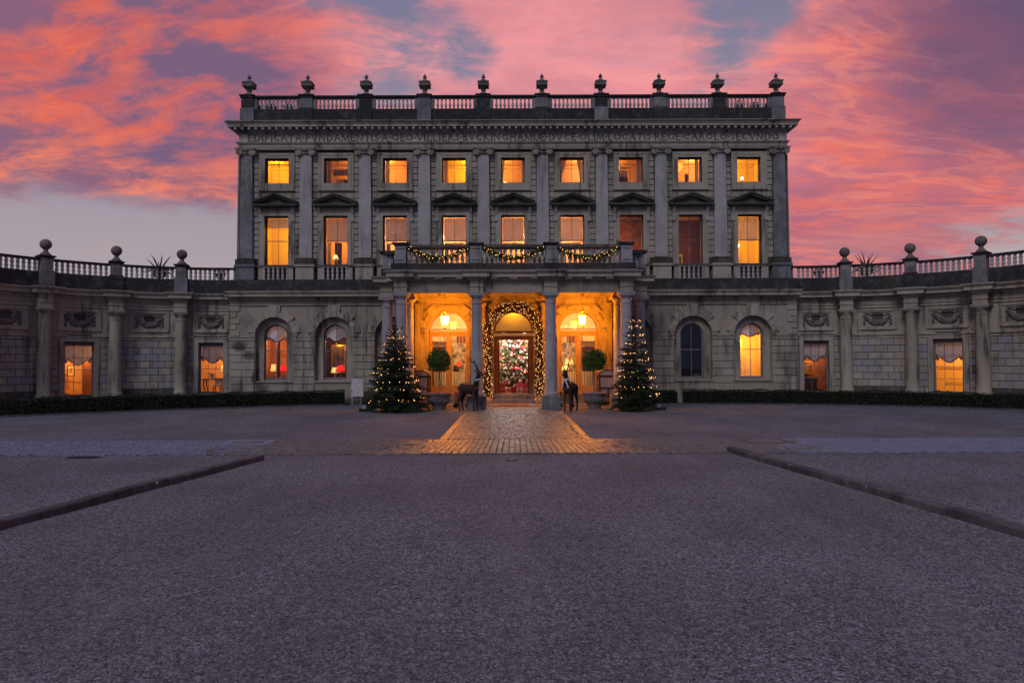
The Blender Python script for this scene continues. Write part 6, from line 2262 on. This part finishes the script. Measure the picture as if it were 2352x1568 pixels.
# ------------------------------------------------------------------ porter's chairs
UPH = plain('pink_grey_leather', (.30, .235, .225), .6, var=.12)
for s in (-1, 1):
    t = thing('porters_chair', f'hooded wooden porter chair with upholstered side panels behind the {side_nm[s]} Christmas tree', 'porter chair', (s * 4.55, -1.65, 0), 0, "hooded porter's chairs in the portico")
    W_, D_ = .43, .55
    sp = MB()
    for y in (-D_, D_):
        yy0, yy1 = (y, y + .05) if y < 0 else (y - .05, y)
        for (x0, x1, z0, z1) in ((-W_, -W_ + .07, .1, 1.5), (W_ - .07, W_, .1, 1.5), (-W_ + .07, W_ - .07, 1.36, 1.46), (-W_ + .07, W_ - .07, .80, .87), (-W_ + .07, W_ - .07, .42, .48), (-W_ + .07, W_ - .07, .10, .18), (-.03, .03, .48, .80)):
            sp.box(x0, x1, yy0, yy1, z0, z1)
    sp.build('frame', WOODD, t)
    pn = MB()
    for y in (-D_ + .02, D_ - .03):
        pn.box(-W_ + .07, W_ - .07, y, y + .01, .87, 1.36).box(-W_ + .07, -.03, y, y + .01, .48, .80).box(.03, W_ - .07, y, y + .01, .48, .80).box(-W_ + .07, W_ - .07, y, y + .01, .18, .42)
    pn.build('side_panel', UPH, t)
    ho = MB()
    n = 8
    for k in range(n):
        a0, a1 = math.pi * (1 - k / n), math.pi * (1 - (k + 1) / n)
        ho.hexa([(W_ * 1.03 * math.cos(a0), -D_ - .03, 1.44 + .27 * math.sin(a0)), (W_ * 1.03 * math.cos(a1), -D_ - .03, 1.44 + .27 * math.sin(a1)), (W_ * 1.03 * math.cos(a1), D_ + .03, 1.44 + .27 * math.sin(a1)), (W_ * 1.03 * math.cos(a0), D_ + .03, 1.44 + .27 * math.sin(a0)),
                 (W_ * 1.10 * math.cos(a0), -D_ - .03, 1.44 + .31 * math.sin(a0)), (W_ * 1.10 * math.cos(a1), -D_ - .03, 1.44 + .31 * math.sin(a1)), (W_ * 1.10 * math.cos(a1), D_ + .03, 1.44 + .31 * math.sin(a1)), (W_ * 1.10 * math.cos(a0), D_ + .03, 1.44 + .31 * math.sin(a0))])
    ho.build('hood', WOODD, t)
    gp = MB()
    for k in range(1, n):
        a = math.pi * (1 - k / n)
        gp.box(W_ * 1.10 * math.cos(a) - .012, W_ * 1.10 * math.cos(a) + .012, -D_, D_, 1.44 + .31 * math.sin(a) - .01, 1.44 + .31 * math.sin(a) + .008)
    gp.build('hood_ribs', UPH, t)
    fanp = MB()
    q = [(W_ * math.cos(math.pi * k / 10), 1.46 + .25 * math.sin(math.pi * k / 10)) for k in range(11)]
    fanp.add([(x, -D_ + .01, z) for x, z in q] + [(x, -D_ + .03, z) for x, z in q], [tuple(range(11)), tuple(range(11, 22))])
    fanp.build('hood_panel', UPH, t, fix=False)
    sl = MB()
    xo = -s * W_
    for k in range(6):
        yk = -D_ + .14 + k * .15
        MB().box(*sorted((xo, xo + s * .03)), yk, yk + .05, .5, 1.42).build('slat', WOODM, t)
    MB().box(*sorted((s * W_, s * W_ - s * .05)), -D_ + .05, D_ - .05, .12, 1.44).build('backrest', UPH, t)
    MB().box(-W_ + .05, W_ - .05, -D_ + .06, D_ - .06, .42, .52).build('seat', UPH, t)
    MB().box(-W_ - .02, W_ + .02, -D_ - .02, D_ + .02, 0, .11).build('base', BLACK, t)

# small slatted carts beside the inner columns
for s in (-1, 1):
    t = thing('slatted_cart', f'low wooden slatted cart on wheels beside the {side_nm[s]} inner column', 'cart', (s * 2.42, -3.5, 0), 0, 'slatted carts by the columns')
    for z, w_ in ((.34, .30), (.66, .36)):
        MB().box(-w_, w_, -.22, -.19, z, z + .04).box(-w_, w_, .19, .22, z, z + .04).box(-w_, -w_ + .03, -.19, .19, z, z + .04).box(w_ - .03, w_, -.19, .19, z, z + .04).build('rail', WOODM, t)
    MB().box(-.29, .29, -.2, .2, .32, .345).build('bed', WOODM, t)
    for k in range(7):
        x = -.27 + k * .09
        MB().hexa([(x, -.21, .34), (x + .035, -.21, .34), (x + .035, -.195, .34), (x, -.195, .34), (x * 1.2, -.235, .70), (x * 1.2 + .035, -.235, .70), (x * 1.2 + .035, -.22, .70), (x * 1.2, -.22, .70)]).build('slat', WOODM, t)
        MB().box(x, x + .035, .2, .215, .34, .70).build('slat', WOODM, t)
    for x in (-.27, .27):
        for y in (-.18, .18):
            MB().lathe([(.10, -.015), (.11, 0), (.10, .015)], (x, y, .11), 14, 'y').build('wheel', BLACK, t)
            MB().box(x - .015, x + .015, y - .015, y + .015, .11, .33).build('leg', BLACK, t)
    MB().box(-.27, .27, -.012, .012, .17, .195).build('axle_bar', BLACK, t)

# white board on a stand
t = thing('notice_board', 'plain white upright board on a metal stand left of the left Christmas tree', 'board', (-7.75, -1.35, 0), .1)
MB().box(-.27, .27, -.03, .05, .42, 1.30).build('panel', plain('white_board', (.62, .56, .56), .5), t)
MB().box(.27, .31, -.04, .06, .40, 1.32).box(-.31, -.27, -.04, .06, .40, 1.32).build('edge', plain('board_edge', (.40, .38, .40), .4), t)
for x in (-.22, .18):
    MB().tube([(x, 0, .42), (x, -.02, .25), (x - .03, -.12, 0)], .014, 6).build('leg', MATS['grey_plastic'], t)
    MB().tube([(x, .02, .42), (x, .15, 0)], .014, 6).build('leg', MATS['grey_plastic'], t)
MB().tube([(-.22, -.02, .28), (.18, -.02, .28)], .012, 6).build('crossbar', MATS['grey_plastic'], t)
MB().box(-.36, -.30, -.03, .03, .80, .90).build('knob', MATS['grey_plastic'], t)
for k in range(3):
    MB().tube([(.31, 0, 1.2 - k * .22), (.42, .03, 1.16 - k * .22), (.38, .02, 1.08 - k * .22)], .012, 5).build('hook', MATS['grey_plastic'], t)

# ------------------------------------------------------------------ hanging lanterns
LANT = plain('dark_lantern_metal', (.10, .06, .03), .5, metal=.4)
LGLASS = glow('lantern_glow', (1.0, .26, .006), 430.0)
for s in (-1, 1):
    x, y = s * 3.32, -2.3
    t = thing('hanging_lantern', f'glowing glass lantern on a chain in the {side_nm[s]} bay of the portico', 'lantern', (x, y, 3.72), R(20), 'lanterns in the portico')
    n = 6
    bodyg = MB()
    P = lambda k, r_, z: (r_ * math.cos(2 * math.pi * k / n), r_ * math.sin(2 * math.pi * k / n), z)
    bodyg.add([P(k, .145, .20) for k in range(n)] + [P(k, .205, .60) for k in range(n)], [(k, (k + 1) % n, n + (k + 1) % n, n + k) for k in range(n)] + [tuple(range(n))[::-1]])
    bodyg.build('glass', LGLASS, t)
    bars = MB()
    for k in range(n):
        bars.tube([P(k, .150, .18), P(k, .212, .62)], .014, 5)
    for z, r_ in ((.19, .15), (.56, .207), (.62, .215)):
        bars.tube([P(k, r_, z) for k in range(n + 1)], .012, 5)
    bars.build('frame', LANT, t)
    cr = MB()
    for k in range(n):
        cr.tube([P(k, .215, .62), P(k, .27, .66), P(k, .285, .74)], [.018, .018, .006], 5)
        cr.tube([P(k, .22, .62), P(k + .5, .20, .68), P(k + 1, .22, .62)], .010, 4)
        cr.tube([P(k, .21, .63), P(k, .13, .74), P(k, .07, .80)], .010, 5)
        cr.tube([P(k, .145, .18), P(k, .12, .12), P(k, .05, .06), P(k, .03, 0)], .010, 5)
    cr.lathe([(.05, .79), (.08, .82), (.06, .84), (.09, .90), (.10, .92), (.03, .93)], n=12)
    cr.lathe([(.02, 0), (.04, .03), (.03, .06)], n=8)
    cr.build('crown', LANT, t)
    ch = MB()
    for k in range(14):
        zz = .93 + k * .07
        ch.tube([(.018 * math.cos(a) * (1 if k % 2 else .25), .018 * math.cos(a) * (.25 if k % 2 else 1), zz + .035 + .035 * math.sin(a)) for a in [q * math.pi / 4 for q in range(9)]], .006, 4)
    ch.build('chain', LANT, t)

# ------------------------------------------------------------------ twig arch with fairy lights
t = thing('lighted_arch', 'arch of brown twigs wound with fairy lights round the front door', 'light arch', (0, -.85, 0))
rr = random.Random(17)


def arch_pt(u, off, dep):
    """u 0..1 from the left foot over the top to the right foot"""
    Lv = 3.45
    La = math.pi * 1.30
    tot_ = 2 * Lv + La
    q = u * tot_
    r_ = 1.30 + off
    if q < Lv:
        return Vector((-r_, dep, .15 + q))
    if q > Lv + La:
        return Vector((r_, dep, .15 + tot_ - q))
    a = math.pi * (1 - (q - Lv) / La)
    return Vector((r_ * math.cos(a), dep, .15 + Lv + r_ * math.sin(a)))


tw = MB()
for k in range(760):
    u0 = rr.random()
    off, dep = rr.gauss(0, .13), rr.gauss(0, .08)
    du = rr.uniform(.05, .12) * rr.choice((-1, 1))
    sp_ = rr.gauss(0, .10)
    pts = []
    for q in range(5):
        u = min(.998, max(.002, u0 + du * q / 4))
        pts.append(arch_pt(u, off + sp_ * q / 4, dep))
    tw.tube(pts, [.013, .012, .009, .006, .003], 3, False)
for k in range(210):            # sprays standing off the crown of the arch
    u = rr.uniform(.30, .70)
    a = arch_pt(u, rr.gauss(.05, .08), rr.gauss(0, .06))
    out = (a - Vector((0, a.y, 3.4))).normalized() * .5 + Vector((rr.gauss(0, .5), rr.gauss(0, .2), abs(rr.gauss(.25, .4))))
    out.normalize()
    L = rr.uniform(.2, .48)
    tw.tube([a, a + out * L * .5 + Vector((0, 0, -.01)), a + out * L], [.006, .004, .002], 3, False)
tag(tw.build('twigs', TWIG, t, fix=False), kind='stuff')
core = MB()
core.tube([arch_pt(k / 40, -.02, .03) for k in range(41)], .10, 8)
core.tube([arch_pt(k / 40, .08, .06) for k in range(41)], .09, 8)
core.build('core', TWIG, t)
abulb = MB().ball((0, 0, 0), .011, 6, 4).mesh('bulb')
extra = MB()
for k in range(470):
    u = (k + rr.random()) / 470
    off = rr.uniform(-.24, .26) * (1.15 if .25 < u < .75 else 1)
    q = arch_pt(u, off, -.10 - rr.random() * .10)
    if k % 3 != 2 and k < 450:
        put(abulb, 'bulb', BULB_A, t, q, sc=rr.uniform(.75, 1.25))
    else:
        extra.ball(q, .011 * rr.uniform(.8, 1.2), 6, 4)
tag(extra.build('extra_bulbs', BULB_A, t), kind='stuff')
for s in (-1, 1):
    b = MB().lathe([(.24, 0), (.28, .1), (.26, .25), (.20, .33), (.24, .40), (.16, .38)], (s * 1.30, -.02, .02), 14)
    b.build('sacking_base', plain('burlap', (.36, .24, .13), .95, var=.3, scale=20, bump=.5) if 'burlap' not in MATS else MATS['burlap'], t, True)

# ------------------------------------------------------------------ garlands on the balcony
for gi, (xa, xb, lab) in enumerate(((-4.62, -1.98, 'fir garland with fairy lights on the left span of the balcony'), (-1.32, 1.32, 'fir garland with fairy lights on the middle span of the balcony'), (1.98, 4.62, 'fir garland with fairy lights on the right span of the balcony'))):
    t = thing('garland', lab, 'garland', ((xa + xb) / 2, YB - .20, 6.3), 0, 'garlands on the balcony')
    hwg = (xb - xa) / 2
    r = np.random.default_rng(40 + gi)
    cz = lambda u: .40 + .42 * abs(u) ** 1.7
    MB().tube([(u * hwg, 0, cz(u)) for u in np.linspace(-1, 1, 25)], .03, 6).build('rope', SPRUCE, t)
    n = 4200
    u = r.uniform(-1, 1, n)
    th = .06 + .045 * (1 - np.abs(u))
    base = np.stack([u * hwg, np.zeros(n), .40 + .42 * np.abs(u) ** 1.7], 1)
    nd = r.normal(size=(n, 3))
    nd /= np.linalg.norm(nd, axis=1)[:, None]
    P = base + nd * (th * r.random(n) ** .5)[:, None] * np.array([1, .8, 1])
    sw = np.cross(nd, r.normal(size=(n, 3)))
    sw /= np.linalg.norm(sw, axis=1)[:, None]
    V = np.stack([P - sw * .010, P + sw * .010, P + nd * .075], 1).reshape(-1, 3)
    put(rnd_mesh('foliage', V, 3, 3), 'foliage', SPRUCE, t)
    for q in (-.75, -.3, .05, .4, .8):
        g_l = lamp('garland_glow', (q * hwg, -.13, cz(q) - .03), 1.1, (1.0, .45, .10), .04)
        g_l.parent = t
    rr = random.Random(60 + gi)
    for k in range(30):
        uu = -1 + 2 * (k + rr.random()) / 30
        put(bulb_me, 'bulb', BULB, t, (uu * hwg, -.10 - rr.random() * .04, cz(uu) + rr.gauss(0, .075)), sc=rr.uniform(.75, 1.15))
for s in (-1, 1):
    t = thing('floodlight', f'small black floodlight on the {side_nm[s]} corner of the balcony rail', 'floodlight', (s * 4.66, -5.0, 7.30), 0, 'floodlights on the balcony')
    MB().box(-.07, .07, -.05, .06, .06, .22).build('case', BLACK, t)
    MB().box(-.055, .055, -.058, -.05, .075, .205).build('lens', GREY, t)
    MB().box(-.09, -.072, -.01, .01, 0, .15).box(.072, .09, -.01, .01, 0, .15).box(-.09, .09, -.01, .01, -.005, .01).build('bracket', BLACK, t)
    MB().tube([(0, .05, .1), (.04 * s, .1, -.1), (.1 * s, -.12, -.5), (-.05 * s, -.13, -.78)], .008, 4).build('cable', BLACK, t)

t = thing('doormat', 'brown coir doormat at the foot of the front steps', 'doormat', (-.02, -2.0, .031))
MB().box(-.72, .72, -.62, .62, 0, .025).build('mat', plain('coir', (.20, .085, .03), .95, var=.3, scale=40), t)

# ------------------------------------------------------------------ indoor tree and presents
t, pf, zl = conifer('indoor_christmas_tree', 'tall indoor Christmas tree thick with red, pink and white baubles in the hall', (.05, 3.0, .46), 4.3, 1.45, 77, HALLF, .55, None, 'Christmas tree', 1.0, None)
bm_ = MB().ball((0, 0, 0), .055, 10, 7).mesh('b')
cols_ = [((.55, .03, .05), .25), ((.80, .36, .40), .3), ((.85, .80, .78), .35), ((.70, .12, .16), .25), ((.85, .70, .69), .4), ((.80, .76, .72), .4)]
bmats = []
for k, (c, ro) in enumerate(cols_):
    m_ = plain(f'bauble_{k}', c, ro, .6, var=.05)
    bmats.append(m_)
bmesh_ = []
for k in range(6):
    me = bm_.copy()
    me.name = 'bauble'
    me.materials.append(bmats[k])
    bmesh_.append(me)
rr = random.Random(5)
for k in range(290):
    v = rr.random() ** 1.05 * .80
    z = .55 + .1 + (4.3 - .75) * v
    a = -math.pi / 2 + rr.uniform(-1.5, 1.5)
    r_ = pf((z - .55) / 3.75) * rr.uniform(.9, 1.06)
    put(rr.choice(bmesh_), 'bauble', None, t, (r_ * math.cos(a), r_ * math.sin(a), z - .12 * r_), sc=rr.uniform(.6, 1.35))
for k in range(70):
    v = rr.random() ** 1.1 * .95
    z = .75 + 2.7 * v
    a = -math.pi / 2 + rr.uniform(-1.4, 1.4)
    r_ = pf((z - .55) / 3.75) * rr.uniform(.95, 1.06)
    put(abulb, 'bulb', BULB_A, t, (r_ * math.cos(a), r_ * math.sin(a), z - .12 * r_), sc=1.0)
MB().lathe([(.3, 0), (.34, .5), (.3, .5)], n=16).build('tub', CREAM, t)
GP = plain('pink_paper', (.62, .13, .17), .6, var=.06)
GW = plain('ivory_paper', (.72, .66, .60), .6, var=.06)
GR = plain('red_paper', (.50, .04, .05), .5, var=.06)
RP = plain('plum_ribbon', (.30, .03, .06), .4)
LOGO = plain('white_print', (.85, .78, .76), .6)
for (x, y, w_, h_, pm, rm_, lab, logo) in ((-.62, 1.2, .36, .50, GP, None, 'tall pink gift bag at the left foot of the indoor tree', 1), (-.27, 1.4, .26, .26, GW, RP, 'ivory present with plum ribbon between the pink bags', 0),
                                           (-.02, 1.1, .24, .30, GR, RP, 'small red present left of the middle under the indoor tree', 0), (.12, 1.6, .28, .46, GW, RP, 'ivory present stacked behind the small red one', 0),
                                           (.30, 1.1, .32, .22, GW, RP, 'low ivory present with crossed plum ribbon in front', 0), (.36, 1.5, .26, .55, GP, None, 'tall narrow pink gift bag behind the low ivory present', 1),
                                           (.68, 1.2, .36, .46, GP, None, 'broad pink gift bag at the right foot of the indoor tree', 1), (1.0, 1.4, .28, .36, GR, RP, 'dark red present at the far right under the indoor tree', 0)):
    t = thing('present', lab, 'present', (x, y, .462), 0, 'presents under the indoor tree')
    MB().box(-w_ / 2, w_ / 2, -.12, .12, 0, h_).build('box', pm, t)
    if rm_:
        MB().box(-.02, .02, -.126, .126, 0, h_ + .005).box(-w_ / 2 - .004, w_ / 2 + .004, -.125, .125, h_ * .5 - .02, h_ * .5 + .02).build('ribbon', rm_, t)
        MB().ball((-.05, 0, h_ + .03), (.05, .03, .03), 8, 5).ball((.05, 0, h_ + .03), (.05, .03, .03), 8, 5).build('bow', rm_, t, 'all')
    else:
        MB().tube([(-.08, -.1, h_), (-.07, -.1, h_ + .10), (.07, -.1, h_ + .10), (.08, -.1, h_)], .008, 5).build('handle', LOGO, t)
        lg = MB()
        for q in range(3):
            lg.add([(-.035 + q * .006, -.1215, h_ * .48 + q * .03), (.035 - q * .006, -.1215, h_ * .48 + q * .03), (0, -.1215, h_ * .48 + .05 + q * .03)], [(0, 1, 2)]) if q == 0 else None
        lg.box(-.09, .09, -.1225, -.121, h_ * .36, h_ * .40)
        lg.build('emblem', LOGO, t, fix=False)

# fallen leaves and litter specks on the gravel
LEAF = leaf_mat('fallen_leaf', (.05, .022, .012), (.11, .05, .02))
r = np.random.default_rng(9)
P = np.stack([r.uniform(-16, 16, 90), r.uniform(-28, -5, 90), np.full(90, .012)], 1)
P = np.concatenate([P, np.stack([-7.05 + r.normal(0, .35, 40), -26.6 + r.normal(0, .5, 40), np.full(40, .02)], 1)])
tag(put(rnd_mesh('fallen_leaves', leaf_quads(P, .07, seed=2, aspect=.6) * np.array([1, 1, .35]) + np.array([0, 0, .012]), 4, 4), 'fallen_leaves', LEAF), 'brown fallen leaves scattered on the gravel', 'leaves', kind='stuff')
